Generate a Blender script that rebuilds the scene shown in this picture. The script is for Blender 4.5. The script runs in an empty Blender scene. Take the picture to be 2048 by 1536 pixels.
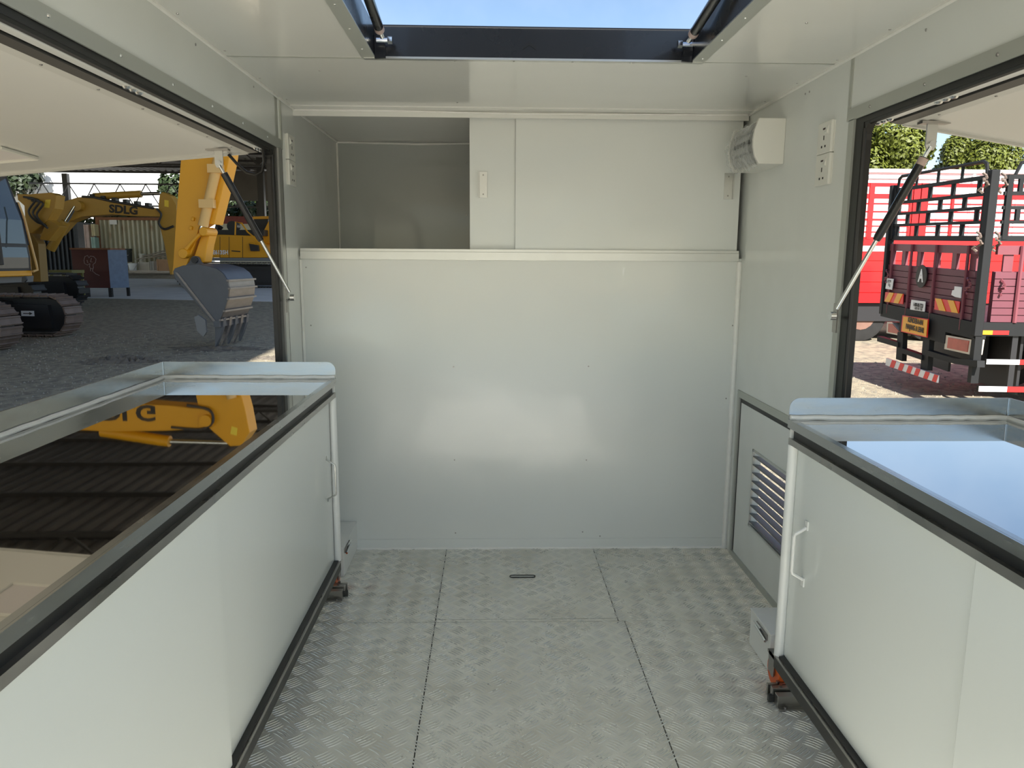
import bpy, bmesh, math, random
from mathutils import Vector, Matrix
C = bpy.context.scene.collection
random.seed(7)
# ------------------------------------------------------------------ camera, light, exposure
FPX, YAW, PIT, ROL, EYE = 1490.8, 0.027923, 0.164486, 0.005805, 1.15
def cam_axes():
    cy, sy, cp, sp = math.cos(YAW), math.sin(YAW), math.cos(PIT), math.sin(PIT)
    f = Vector((sy*cp, cy*cp, -sp)); r = Vector((cy, -sy, 0)); u = r.cross(f)
    c, s = math.cos(ROL), math.sin(ROL)
    return c*r + s*u, -s*r + c*u, f
CR, CU, CF = cam_axes()
cam = bpy.data.cameras.new('camera'); cam_o = bpy.data.objects.new('camera', cam); C.objects.link(cam_o)
cam.sensor_width = 36; cam.sensor_fit = 'HORIZONTAL'; cam.lens = 36*FPX/2048; cam.clip_start = 0.02; cam.clip_end = 500
m = Matrix((CR, CU, -CF)).transposed().to_4x4(); m.translation = Vector((0, 0, EYE)); cam_o.matrix_world = m
bpy.context.scene.camera = cam_o
def ray(px, py): return (px-1024)/FPX*CR - (py-768)/FPX*CU + CF
def W(px, py, Y):                       # the point of the yard seen at that pixel, at its real depth Y
    d = ray(px, py); t = Y/d.y
    return Vector((0, 0, EYE)) + t*d
def hit(px, py, p0, n):                 # the point seen at that pixel on a plane of the scene
    d = ray(px, py); o = Vector((0, 0, EYE)); t = (Vector(p0)-o).dot(n)/d.dot(n)
    return o + t*d
SUN_DIR = Vector((0.03, -0.80, 0.60)).normalized()
SUN_E, SKY_E = 9.0, 0.14
sun = bpy.data.lights.new('sun', 'SUN'); sun.energy = SUN_E; sun.angle = math.radians(0.9); sun.color = (1.0, 0.95, 0.87)
sun_o = bpy.data.objects.new('sun', sun); C.objects.link(sun_o); sun_o.rotation_euler = SUN_DIR.to_track_quat('Z', 'Y').to_euler()
sun_o.location = (0, -30, 30)
w = bpy.data.worlds.new('world'); bpy.context.scene.world = w; w.use_nodes = True
wt = w.node_tree; wt.nodes.clear()
sky = wt.nodes.new('ShaderNodeTexSky'); sky.sky_type = 'NISHITA'; sky.sun_disc = False
sky.sun_elevation = math.asin(SUN_DIR.z); sky.sun_rotation = math.atan2(SUN_DIR.x, SUN_DIR.y)
sky.air_density = 1.0; sky.dust_density = 0.2; sky.ozone_density = 1.2
bg = wt.nodes.new('ShaderNodeBackground'); bg.inputs[1].default_value = SKY_E
tcn = wt.nodes.new('ShaderNodeTexCoord'); cn = wt.nodes.new('ShaderNodeTexNoise')
cn.inputs['Scale'].default_value = 2.2; cn.inputs['Detail'].default_value = 6; cn.inputs['Roughness'].default_value = 0.55
cr = wt.nodes.new('ShaderNodeMapRange'); cr.inputs[1].default_value = 0.45; cr.inputs[2].default_value = 0.8; cr.inputs[3].default_value = 0.0; cr.inputs[4].default_value = 0.35
cm = wt.nodes.new('ShaderNodeMix'); cm.data_type = 'RGBA'; cm.inputs[7].default_value = (7.5, 8.0, 8.6, 1)
wo = wt.nodes.new('ShaderNodeOutputWorld')
wt.links.new(tcn.outputs['Generated'], cn.inputs['Vector']); wt.links.new(cn.outputs['Fac'], cr.inputs[0])
wt.links.new(cr.outputs[0], cm.inputs[0]); wt.links.new(sky.outputs[0], cm.inputs[6])
wt.links.new(cm.outputs[2], bg.inputs[0]); wt.links.new(bg.outputs[0], wo.inputs[0])
vs = bpy.context.scene.view_settings
vs.view_transform = 'Standard'; vs.look = 'None'; vs.exposure = 0.35; vs.gamma = 1.0; vs.use_curve_mapping = False

# ------------------------------------------------------------------ materials
MATS = {}
def mat(name, col, rough=0.5, metal=0.0, var=0.0, vscale=8.0, rvar=0.0, bump=0.0, bscale=40.0, coat=0.0, crough=0.05, stretch=None, emit=0.0, alpha=1.0, dirt=None, trans=0.0, spec=0.5, detail=4):
    if name in MATS: return MATS[name]
    M = bpy.data.materials.new(name); M.use_nodes = True; t = M.node_tree; b = t.nodes['Principled BSDF']
    b.inputs['Base Color'].default_value = (*col, 1); b.inputs['Roughness'].default_value = rough; b.inputs['Metallic'].default_value = metal
    b.inputs['Coat Weight'].default_value = coat; b.inputs['Coat Roughness'].default_value = crough
    b.inputs['Alpha'].default_value = alpha; b.inputs['Transmission Weight'].default_value = trans
    b.inputs['Specular IOR Level'].default_value = spec
    N = t.nodes.new; L = t.links.new
    tc = N('ShaderNodeTexCoord'); vec = tc.outputs['Object']
    if stretch:
        mp = N('ShaderNodeMapping'); mp.inputs['Scale'].default_value = stretch; L(vec, mp.inputs[0]); vec = mp.outputs[0]
    if var or rvar or dirt:
        nz = N('ShaderNodeTexNoise'); nz.inputs['Scale'].default_value = vscale; nz.inputs['Detail'].default_value = detail; L(vec, nz.inputs['Vector'])
        if dirt:
            mr = N('ShaderNodeMapRange'); mr.inputs[1].default_value = dirt[1]; mr.inputs[2].default_value = dirt[2]; L(nz.outputs['Fac'], mr.inputs[0])
            mx = N('ShaderNodeMix'); mx.data_type = 'RGBA'; mx.inputs[6].default_value = (*col, 1); mx.inputs[7].default_value = (*dirt[0], 1)
            L(mr.outputs[0], mx.inputs[0]); L(mx.outputs[2], b.inputs['Base Color'])
        elif var:
            mx = N('ShaderNodeMix'); mx.data_type = 'RGBA'
            mx.inputs[6].default_value = (*[max(0, c*(1-var)) for c in col], 1); mx.inputs[7].default_value = (*[min(1, c*(1+var)) for c in col], 1)
            L(nz.outputs['Fac'], mx.inputs[0]); L(mx.outputs[2], b.inputs['Base Color'])
        if rvar:
            mr2 = N('ShaderNodeMapRange'); mr2.inputs[1].default_value = 0.3; mr2.inputs[2].default_value = 0.7
            mr2.inputs[3].default_value = max(0, rough-rvar); mr2.inputs[4].default_value = rough+rvar
            L(nz.outputs['Fac'], mr2.inputs[0]); L(mr2.outputs[0], b.inputs['Roughness'])
    if bump:
        nb = N('ShaderNodeTexNoise'); nb.inputs['Scale'].default_value = bscale; nb.inputs['Detail'].default_value = 2; L(vec, nb.inputs['Vector'])
        bp = N('ShaderNodeBump'); bp.inputs['Strength'].default_value = 1.0; bp.inputs['Distance'].default_value = bump
        L(nb.outputs['Fac'], bp.inputs['Height']); L(bp.outputs[0], b.inputs['Normal'])
        if coat: L(bp.outputs[0], b.inputs['Coat Normal'])
    if emit:
        b.inputs['Emission Color'].default_value = (*col, 1); b.inputs['Emission Strength'].default_value = emit
    MATS[name] = M; return M
PANEL = mat('composite_panel', (0.76, 0.79, 0.765), 0.24, bump=0.009, bscale=2.6, coat=0.3, crough=0.09)
PANELC = mat('ceiling_sheet', (0.79, 0.80, 0.76), 0.2, bump=0.004, bscale=1.9, coat=0.35, crough=0.05)
DOORW = mat('gloss_white_door', (0.72, 0.76, 0.735), 0.2, bump=0.0006, bscale=2.0, coat=0.3, crough=0.03)
WHITE = mat('white_coated_metal', (0.80, 0.82, 0.80), 0.3, coat=0.2)
PLAST = mat('white_plastic', (0.80, 0.80, 0.74), 0.35)
BEAD = mat('white_sealant', (0.90, 0.90, 0.86), 0.45, var=0.08, vscale=30, bump=0.002, bscale=40)
ALU = mat('aluminium', (0.62, 0.63, 0.61), 0.38, 0.9, var=0.06, vscale=12)
ALUT = mat('aluminium_trim', (0.50, 0.52, 0.48), 0.45, 0.45)
STEELM = mat('mirror_stainless', (0.62, 0.61, 0.60), 0.02, 1.0, bump=0.00012, bscale=3)
STEELB = mat('brushed_stainless', (0.44, 0.45, 0.445), 0.22, 1.0, var=0.12, vscale=5, rvar=0.07, stretch=(2, 2, 10))
STEELD = mat('dull_stainless', (0.42, 0.41, 0.39), 0.33, 1.0, var=0.25, vscale=9, rvar=0.1)
CHROME = mat('zinc_chrome', (0.72, 0.74, 0.75), 0.14, 1.0)
RUBBER = mat('black_rubber', (0.012, 0.012, 0.012), 0.42)
BLACKP = mat('black_paint', (0.012, 0.013, 0.016), 0.28, rvar=0.06, vscale=9, coat=0.2)
TREAD = mat('tread_aluminium', (0.82, 0.81, 0.745), 0.42, 0.28, rvar=0.08, vscale=5, dirt=((0.70, 0.675, 0.595), 0.42, 0.72))
TREADB = mat('tread_bar_aluminium', (0.72, 0.72, 0.68), 0.28, 0.5, rvar=0.05, vscale=7)
SEAM = mat('dark_seam_gap', (0.05, 0.05, 0.045), 0.8)  # dark colour of the seams between plates and panels
RAILD = mat('dark_frame_steel', (0.055, 0.055, 0.052), 0.42, 0.5, var=0.3, vscale=20)
ORANGE = mat('orange_polyurethane', (0.72, 0.13, 0.02), 0.4)
BOLT = mat('bolt_steel', (0.35, 0.34, 0.33), 0.3, 1.0)
GREYC = mat('smoked_plastic', (0.30, 0.31, 0.30), 0.12, var=0.35, vscale=25, bump=0.01, bscale=30, coat=0.6)
FILM = mat('clear_film', (0.75, 0.77, 0.76), 0.12, alpha=0.35, bump=0.02, bscale=35)
DARK = mat('dark_hole', (0.01, 0.01, 0.01), 0.8)

# ------------------------------------------------------------------ mesh helpers
class MB:
    def __init__(s): s.v = []; s.f = []
    def add(s, vs, fs):
        k = len(s.v); s.v += [tuple(v) for v in vs]; s.f += [tuple(i+k for i in f) for f in fs]; return s
    def box(s, a, b, M=None):
        x0, x1 = sorted((a[0], b[0])); y0, y1 = sorted((a[1], b[1])); z0, z1 = sorted((a[2], b[2]))
        vs = [Vector(p) for p in ((x0,y0,z0),(x1,y0,z0),(x1,y1,z0),(x0,y1,z0),(x0,y0,z1),(x1,y0,z1),(x1,y1,z1),(x0,y1,z1))]
        if M is not None: vs = [M @ v for v in vs]
        return s.add(vs, ((0,3,2,1),(4,5,6,7),(0,1,5,4),(1,2,6,5),(2,3,7,6),(3,0,4,7)))
    def bar(s, p, q, wd, ht, up=(0,0,1)):                      # rectangular bar from p to q
        p, q = Vector(p), Vector(q); d = (q-p).normalized(); up = Vector(up)
        if abs(d.dot(up)) > 0.98: up = Vector((0,1,0))
        sd = d.cross(up).normalized(); u = sd.cross(d)
        vs = [e + sd*(a*wd/2) + u*(b*ht/2) for e in (p, q) for a, b in ((-1,-1),(1,-1),(1,1),(-1,1))]
        return s.add(vs, ((0,1,2,3),(7,6,5,4),(0,4,5,1),(1,5,6,2),(2,6,7,3),(3,7,4,0)))
    def tube(s, pts, r, n=10, cap=True):
        pts = [Vector(p) for p in pts]; rs = r if isinstance(r, (list, tuple)) else [r]*len(pts)
        k = len(s.v); ref = Vector((0,0,1)); t0 = (pts[1]-pts[0]).normalized()
        if abs(t0.dot(ref)) > 0.9: ref = Vector((1,0,0))
        for i, p in enumerate(pts):
            t = (pts[min(i+1, len(pts)-1)]-pts[max(i-1, 0)]).normalized()
            a = (ref - t*ref.dot(t)).normalized(); ref = a; b = t.cross(a)
            s.v += [tuple(p + (a*math.cos(2*math.pi*j/n) + b*math.sin(2*math.pi*j/n))*rs[i]) for j in range(n)]
        for i in range(len(pts)-1):
            for j in range(n):
                s.f.append((k+i*n+j, k+i*n+(j+1) % n, k+(i+1)*n+(j+1) % n, k+(i+1)*n+j))
        if cap:
            s.f.append(tuple(k+j for j in reversed(range(n)))); s.f.append(tuple(k+(len(pts)-1)*n+j for j in range(n)))
        return s
    def prism(s, pts, off):                                     # closed outline swept along off
        pts = [Vector(p) for p in pts]; off = Vector(off); n = len(pts); k = len(s.v)
        s.v += [tuple(p) for p in pts] + [tuple(p+off) for p in pts]
        s.f.append(tuple(k+i for i in range(n))); s.f.append(tuple(k+n+i for i in reversed(range(n))))
        for i in range(n): s.f.append((k+(i+1) % n, k+i, k+n+i, k+n+(i+1) % n))
        return s
    def sheet(s, rows):                                         # grid of points
        k = len(s.v); n = len(rows[0])
        for r in rows: s.v += [tuple(p) for p in r]
        for i in range(len(rows)-1):
            for j in range(n-1): s.f.append((k+i*n+j, k+i*n+j+1, k+(i+1)*n+j+1, k+(i+1)*n+j))
        return s
    def mesh(s, name, m, smooth=False):
        me = bpy.data.meshes.new(name); me.from_pydata(s.v, [], s.f); me.update()
        bm = bmesh.new(); bm.from_mesh(me); bmesh.ops.recalc_face_normals(bm, faces=bm.faces); bm.to_mesh(me); bm.free()
        if smooth:
            me.polygons.foreach_set('use_smooth', [True]*len(me.polygons)); me.set_sharp_from_angle(angle=math.radians(40))
        if m: me.materials.append(m)
        return me
    def build(s, name, m, parent=None, bevel=0.0, smooth=False, label=None, kind=None, seg=2):
        o = bpy.data.objects.new(name, s.mesh(name, m, smooth)); C.objects.link(o)
        if parent: par(o, parent)
        if bevel:
            bv = o.modifiers.new('bevel', 'BEVEL'); bv.width = bevel; bv.segments = seg; bv.limit_method = 'ANGLE'; bv.harden_normals = True
        if label: o['label'] = label
        if kind: o['kind'] = kind
        return o
WM = {}
def wm(o):                                                       # world matrix of an object built here
    return WM.get(o.name, Matrix.Identity(4))
def par(o, parent):
    o.parent = parent; o.matrix_parent_inverse = wm(parent).inverted(); WM[o.name] = Matrix.Identity(4)
def thing(name, label, cat, loc=(0,0,0), group=None):
    o = bpy.data.objects.new(name, None); o.empty_display_size = 0.1; C.objects.link(o); o.location = loc
    WM[o.name] = Matrix.Translation(Vector(loc)); o['label'] = label; o['category'] = cat
    if group: o['group'] = group
    return o
def tag(o, label, cat, group=None):
    o['label'] = label; o['category'] = cat
    if group: o['group'] = group
    return o
def box(name, a, b, m, parent=None, bevel=0.0, **k): return MB().box(a, b).build(name, m, parent, bevel, **k)
def struct(name, mb, m, **k):
    o = mb.build(name, m, **k); o['kind'] = 'structure'; return o
def rivets(parent, pts, n, m=ALU, r=0.0035, h=0.0016, name='rivet', shade=None):
    n = Vector(n).normalized(); me = None
    q = n.to_track_quat('Z', 'Y').to_matrix().to_4x4()
    mb = MB(); mb.tube([(0,0,0),(0,0,h)], [r, r*0.7], 8); me = mb.mesh('rivet', m)
    for p in pts:
        o = bpy.data.objects.new(name, me); C.objects.link(o); o.parent = parent
        o.matrix_parent_inverse = wm(parent).inverted(); o.matrix_basis = Matrix.Translation(Vector(p)) @ q
def text(s, name, size, origin, right, up, m, parent, depth=0.0006, bold=0.0, align='CENTER', xs=1.0):
    cu = bpy.data.curves.new(name, 'FONT'); cu.body = s; cu.size = size; cu.align_x = align; cu.align_y = 'CENTER'; cu.extrude = depth; cu.offset = bold; cu.resolution_u = 3
    to = bpy.data.objects.new('tmp_text', cu); C.objects.link(to)
    dg = bpy.context.evaluated_depsgraph_get(); me = bpy.data.meshes.new_from_object(to.evaluated_get(dg)); bpy.data.objects.remove(to)
    r = Vector(right).normalized(); n = r.cross(Vector(up)).normalized(); u = n.cross(r)
    M4 = Matrix((r, u, n)).transposed().to_4x4(); M4.translation = Vector(origin)
    me.transform(M4 @ Matrix.Diagonal((xs, 1, 1, 1))); me.name = name; me.materials.clear(); me.materials.append(m)
    o = bpy.data.objects.new(name, me); C.objects.link(o)
    if parent: par(o, parent)
    return o

# ------------------------------------------------------------------ the truck body (setting)
XL, XR, YB, YA, ZC, ZS, YR = -0.723, 0.955, 2.866, 3.62, 1.69, 1.15, -0.76
T = 0.05
HX0, HX1, HY0, HY1 = -0.315, 0.545, 0.75, 2.135                 # roof hatch opening
# floor: base slab with separate tread plates
fl = struct('floor', MB().box((-1.12, YR, -0.06), (1.36, YB+0.05, -0.004)), SEAM)
g = 0.0017
plates = [(XL-0.38, YR, -0.18, 2.245), (-0.18, YR, 0.432, 2.245), (0.432, YR, XR+0.38, 2.245), (XL, 2.245, -0.18, YB), (0.412, 2.245, XR, YB)]
hatch_rect = (-0.18, 2.262, 0.412, YB-0.004)
plates[1] = (-0.18, YR, 0.432, 2.245)
bars = {}
def plate_of(x, y):
    if hatch_rect[0] < x < hatch_rect[2] and y > hatch_rect[1]: return 'h'
    for i, (a, b, c, d) in enumerate(plates):
        if a <= x <= c and b <= y <= d: return i
    return None
def tread_bar(mb, cx, cy, ang, bow):
    L, wd, ht, n = 0.0205, 0.0021, 0.0019, 4
    ca, sa = math.cos(ang), math.sin(ang); k = len(mb.v)
    for i in range(n+1):
        s = -1+2*i/n; lx = L*s; ly = bow*(1-s*s); tw = wd*(0.35+0.65*(1-s**4)); th = ht*(0.25+0.75*(1-s**4))
        for (oy, oz) in ((-tw, -0.0004), (-tw*0.45, th), (tw*0.45, th), (tw, -0.0004)):
            x, y = lx, ly+oy; mb.v.append((cx+ca*x-sa*y, cy+sa*x+ca*y, oz))
    for i in range(n):
        for j in range(3): mb.f.append((k+4*i+j, k+4*(i+1)+j, k+4*(i+1)+j+1, k+4*i+j+1))
SX, SY = 0.0805, 0.0632
for iy in range(int((YB-YR)/SY*1)+2):
    for ix in range(34):
        for half in (0, 1):
            cx = -1.11+(ix+0.5*half)*SX; cy = YR+0.01+(iy+0.5*half)*SY
            a = math.radians(39 if half == 0 else -40); nx, ny = -math.sin(a), math.cos(a)
            for j in range(-2, 3):
                x, y = cx+nx*j*0.0095, cy+ny*j*0.0095
                p = plate_of(x, y)
                if p is None: continue
                bars.setdefault(p, MB()); tread_bar(bars[p], x, y, a, -0.0022 if half == 0 else 0.0022)
for i, (a, b, c, d) in enumerate(plates):
    mb = MB()
    if i == 1 or i == 0 or i == 2 or i == 3 or i == 4: mb.box((a+g, b+g, -0.004), (c-g, d-g, 0.0))
    pl = mb.build('floor_plate', TREAD, fl)
    bars[i].build('tread_bars', TREADB, pl, smooth=True, kind='stuff')
# strip between hatch and front row of plates
box('floor_strip', (-0.18+g, 2.245+g, -0.004), (0.412-g, 2.262-g, 0.0), TREAD, fl)
fh = thing('floor_hatch', 'square lift-out access hatch of tread plate set in the floor below the back wall', 'hatch', (0.116, 2.56, 0))
hp = box('hatch_plate', (hatch_rect[0]+0.002, hatch_rect[1]+0.002, -0.0035), (hatch_rect[2]-0.002, hatch_rect[3], 0.0004), TREAD, fh)
bars['h'].build('tread_bars', TREADB, hp, smooth=True, kind='stuff')
def slot_ring(cx, cy, hw, r, n=8):
    return [(cx+hw+r*math.sin(math.pi*i/n), cy+r*math.cos(math.pi*i/n)) for i in range(n+1)] + [(cx-hw-r*math.sin(math.pi*i/n), cy-r*math.cos(math.pi*i/n)) for i in range(n+1)]
hs = MB().prism([(x, y, 0.0006) for x, y in slot_ring(0.115, 2.589, 0.037, 0.008)], (0, 0, 0.0018)).build('slot_recess', ALU, fh)
pts = [(x, y, 0.0028) for x, y in slot_ring(0.115, 2.589, 0.037, 0.0095)]
MB().tube(pts+[pts[0]], 0.0018, 6).build('slot_rim', DARK, fh, smooth=True, label='dark rim of the finger slot')
# side skirts under the openings
# left wall
wl = struct('wall_left', MB().box((XL-T, YR, 1.522), (XL, 2.62, ZC)).box((XL-T, 2.668, 0), (XL, 2.682-0.0015, ZC)), PANEL)
box('wall_panel', (XL-T, 2.6825, 0), (XL, YA, ZC), PANEL, wl)
box('corner_post', (XL-0.03, 2.626, 0), (XL-0.004, 2.668, ZC), ALUT, wl)
box('rear_pillar', (XL-T, YR, 0), (XL, YR+0.12, 1.522), PANEL, wl)
box('joint_strip', (XL, 2.676, 1.522), (XL+0.003, 2.69, ZC), ALUT, wl)
box('joint_strip', (XL, 2.681, 0.0), (XL+0.001, 2.684, 1.522), SEAM, wl)
box('opening_trim', (XL, YR+0.1, 1.520), (XL+0.004, 2.668, 1.552), ALUT, wl, label='screwed aluminium angle above the left opening')
box('opening_trim', (XL-0.03, 2.628, 0.0), (XL+0.004, 2.668, 1.522), ALU, wl, label='bare aluminium jamb beside the left opening')
rivets(wl, [(XL+0.004, 0.35+0.24*i, 1.537) for i in range(10)], (1,0,0), CHROME, 0.004, 0.002)
rivets(wl, [(XL, 0.6+0.45*i, 1.665) for i in range(5)], (1,0,0), BOLT)
# right wall
wr = struct('wall_right', MB().box((XR, YR, 1.522), (XR+T, 2.055, ZC)), PANEL)
box('wall_panel', (XR, 2.0585, 0.66), (XR+T, YA, ZC), PANEL, wr)
box('wall_panel', (XR, 2.03, 0.66), (XR+T, 2.0555, 1.522), PANEL, wr)
box('wall_panel', (XR, 2.815, 0), (XR+T, YA, 0.66), PANEL, wr)
box('rear_pillar', (XR, YR, 0), (XR+T, YR+0.12, 1.522), PANEL, wr)
box('joint_strip', (XR-0.003, 2.050, 1.522), (XR, 2.064, ZC), ALUT, wr)
box('opening_trim', (XR-0.004, YR+0.1, 1.520), (XR, 2.05, 1.552), ALUT, wr, label='screwed aluminium angle above the right opening')
box('opening_trim', (XR-0.004, 2.02, 0.66), (XR+0.026, 2.05, 1.522), ALUT, wr, label='aluminium jamb beside the right opening')
rivets(wr, [(XR-0.004, 0.5+0.24*i, 1.537) for i in range(7)], (-1,0,0), BOLT, 0.004, 0.002)
rivets(wr, [(XR, y, 1.655) for y in (1.45, 1.72, 2.33, 2.36)], (-1,0,0), BOLT)
# window openings: black rubber frames and hinge rails
def opening_frame(name, s, X, yend, jamb0):
    # s=-1 left, +1 right; X inner wall plane
    w_ = struct(name, MB().box((X+s*0.002, YR+0.12, 1.506), (X+s*0.028, yend, 1.5215)), RUBBER)
    box('jamb_seal', (X+s*0.002, yend-0.045, 0.0), (X+s*0.026, yend, 1.5065), RUBBER, w_)
    MB().tube([(X+s*0.005, yend-0.046, 0), (X+s*0.005, yend-0.046, 1.49)], 0.006, 8).build('seal_bulb', RUBBER, w_, smooth=True)
    MB().tube([(X+s*0.012, YR+0.12, 1.506), (X+s*0.012, yend-0.05, 1.506)], 0.008, 8).build('seal_bulb', RUBBER, w_, smooth=True)
    ce = [(X+s*0.003, yend-0.045-0.03*math.sin(t), 1.507-0.03*math.cos(t)) for t in [math.pi/2*i/5 for i in range(6)]]
    arc = [(X+s*0.004, yend-0.045, 1.507), (X+s*0.004, yend-0.09, 1.507)] + [(X+s*0.004, yend-0.09+0.045*math.sin(t), 1.462+0.045*math.cos(t)) for t in [math.pi/2*i/5 for i in range(1, 6)]]
    MB().prism(arc, (s*0.02, 0, 0)).build('corner_fillet', RUBBER, w_)
    box('hinge_rail', (X+s*0.028, YR+0.12, 1.503), (X+s*0.052, yend-0.02, 1.530), WHITE, w_, bevel=0.003)
    box('outer_gutter', (X+s*0.05, YR+0.12, 1.53), (X+s*0.075, yend+0.1, 1.60), WHITE, w_)
    pts = []
    for y0 in (1.66, yend-0.1):
        for k in range(3): pts.append((X+s*0.041, y0+0.028*k, 1.503))
    mb = MB(); mb.tube([(0,0,0),(0,0,0.004)], [0.010, 0.006], 8); me = mb.mesh('hinge_screw', CHROME, True)
    for p in pts:
        o = bpy.data.objects.new('hinge_screw', me); C.objects.link(o); o.parent = w_; o.matrix_basis = Matrix.Translation(p) @ Matrix.Rotation(math.pi, 4, 'X')
    return w_
opening_frame('window_1', -1, XL, 2.628, 2.6)
opening_frame('window_2', 1, XR, 2.022, 2.0)
# front wall: lower panel, sill track, upper storage alcove over the cab
wb = struct('wall_front', MB().box((XL, YB, 0), (XR, YB+0.03, 1.16)), PANEL)
for pts in ([(-0.147, 0.741), (0.378, 0.744), (-0.146, 0.369), (0.378, 0.368), (0.925, 0.617), (0.935, 0.905), (-0.144, 0.066), (0.369, 0.068), (0.940, 0.065), (0.44, 0.05), (-0.70, 1.119), (-0.611, 0.689), (-0.69, 0.9)],):
    rivets(wb, [(x, YB, z) for x, z in pts], (0,-1,0), BOLT, 0.003)
box('kick_strip', (XL+0.18, YB-0.003, 0.0), (XR-0.01, YB, 0.042), PANEL, wb, bevel=0.001)
MB().tube([(XL+0.18, YB-0.004, 0.002), (XR-0.01, YB-0.004, 0.002)], 0.005, 6).build('sealant_bead', BEAD, wb, smooth=True)
MB().tube([(XL+0.005, YB-0.004, 0.0), (XL+0.005, YB-0.004, 1.148)], 0.0055, 6).build('sealant_bead', BEAD, wb, smooth=True)
MB().tube([(XR-0.008, YB-0.004, 0.0), (XR-0.008, YB-0.004, 1.148)], 0.010, 8).build('sealant_bead', BEAD, wb, smooth=True)
t1 = struct('trim_1', MB().box((XL+0.004, YB-0.008, 1.150), (XR-0.012, YB+0.06, 1.180)), ALU, bevel=0.001)
box('track_lip', (XL+0.004, YB-0.003, 1.180), (XR-0.012, YB+0.006, 1.190), ALU, t1)
box('track_lip', (XL+0.004, YB+0.046, 1.180), (XR-0.012, YB+0.054, 1.190), ALU, t1)
t2 = struct('trim_2', MB().box((XL, YB-0.012, 1.664), (XR-0.005, YB-0.002, 1.690)), PANELC)
box('cove_strip', (XL, YB-0.075, 1.686), (XR-0.005, YB-0.012, 1.690), PANELC, t2)
MB().tube([(XL, YB-0.014, 1.684), (-0.35, YB-0.014, 1.684), (0.1, YB-0.014, 1.679), (0.5, YB-0.014, 1.681), (XR-0.01, YB-0.014, 1.684)], 0.004, 6).build('sealant_bead', BEAD, t2, smooth=True)
wa = struct('wall_alcove', MB().box((XL, YA, 1.12), (XR, YA+0.03, ZC)), mat('shade_grey_panel', (0.42, 0.45, 0.43), 0.3, bump=0.004, bscale=2, coat=0.3))  # panel colour greyed to stand in for the shade inside the alcove
MB().tube([(XL+0.004, YA-0.003, 1.18), (XL+0.004, YA-0.003, ZC)], 0.005, 6).build('sealant_bead', BEAD, wa, smooth=True)
MB().tube([(XL, YA-0.003, ZC-0.004), (-0.35, YA-0.003, ZC-0.010), (-0.1, YA-0.003, ZC-0.004), (XR, YA-0.003, ZC-0.006)], 0.005, 6).build('sealant_bead', BEAD, wa, smooth=True)
rivets(wa, [(-0.12, YA, 1.60), (-0.12, YA, 1.36)], (0,-1,0), BOLT, 0.004)
struct('floor_alcove', MB().box((XL, YB+0.055, 1.12), (XR, YA, 1.16)), PANEL)
# ceiling with the roof hatch opening
ce = struct('ceiling', MB().box((XL-T, YR, ZC), (HX0-0.004, 2.1505, ZC+0.045)), PANELC)
box('ceiling_panel', (HX1+0.004, YR, ZC), (XR+T, 2.1505, ZC+0.045), PANELC, ce)
box('ceiling_panel', (HX0-0.004, YR, ZC), (HX1+0.004, HY0, ZC+0.045), PANELC, ce)
box('ceiling_panel', (HX0-0.004, HY1+0.002, ZC), (HX1+0.004, 2.1505, ZC+0.045), PANELC, ce)
box('ceiling_panel', (XL-T, 2.1535, ZC), (XR+T, YA+0.03, ZC+0.045), PANELC, ce)
box('roof_skin', (XL-T-0.02, YR, ZC+0.05), (HX0-0.03, YA, ZC+0.06), WHITE, ce)
box('roof_skin', (HX1+0.03, YR, ZC+0.05), (XR+T+0.02, YA, ZC+0.06), WHITE, ce)
box('roof_skin', (HX0-0.03, HY1+0.03, ZC+0.05), (HX1+0.03, YA, ZC+0.06), WHITE, ce)
box('panel_joint', (XL, 2.149, ZC-0.0012), (HX0-0.02, 2.156, ZC-0.0002), ALUT, ce, label='grey joint strip')
box('panel_joint', (HX1+0.02, 2.150, ZC-0.0012), (XR, 2.155, ZC-0.0002), ALUT, ce, label='grey joint strip')
MB().tube([(XL+0.003, YR, ZC-0.003), (XL+0.003, YA, ZC-0.003)], 0.0055, 6).build('sealant_bead', BEAD, ce, smooth=True)
MB().tube([(XR-0.003, YR, ZC-0.003), (XR-0.003, YA, ZC-0.003)], 0.0065, 6).build('sealant_bead', BEAD, ce, smooth=True)
rivets(ce, [(XL+0.02, 1.2+0.3*i, ZC) for i in range(6)] + [(XR-0.02, 1.3+0.27*i, ZC) for i in range(6)] + [(-0.55, 1.62, ZC), (0.72, 1.80, ZC), (-0.12, 2.72, ZC), (-0.5, 2.3, ZC), (0.75, 2.3, ZC)], (0,0,-1), BOLT, 0.0035)
# roof hatch: black coaming, aluminium trim, lid
rh = thing('roof_hatch', 'black framed roof hatch standing open above the aisle', 'hatch', (0.115, HY1, ZC))
cz = 1.765
box('coaming', (HX0-0.025, HY1-0.002, ZC-0.002), (HX1+0.025, HY1+0.022, cz), BLACKP, rh)
box('coaming', (HX0-0.025, HY0, ZC-0.002), (HX0, HY1, cz), BLACKP, rh)
box('coaming', (HX1, HY0, ZC-0.002), (HX1+0.025, HY1, cz), BLACKP, rh)
box('coaming', (HX0-0.025, HY0-0.022, ZC-0.002), (HX1+0.025, HY0, cz), BLACKP, rh)
lp = [(HX0-0.006, HY0, cz), (HX0-0.006, HY1+0.004, cz), (HX1+0.006, HY1+0.004, cz), (HX1+0.006, HY0, cz)]
MB().tube(lp, 0.007, 8).build('weather_seal', RUBBER, rh, smooth=True)
box('trim_strip', (HX0-0.036, HY0-0.03, ZC-0.004), (HX0+0.001, HY1+0.012, ZC-0.0005), ALUT, rh)
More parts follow.
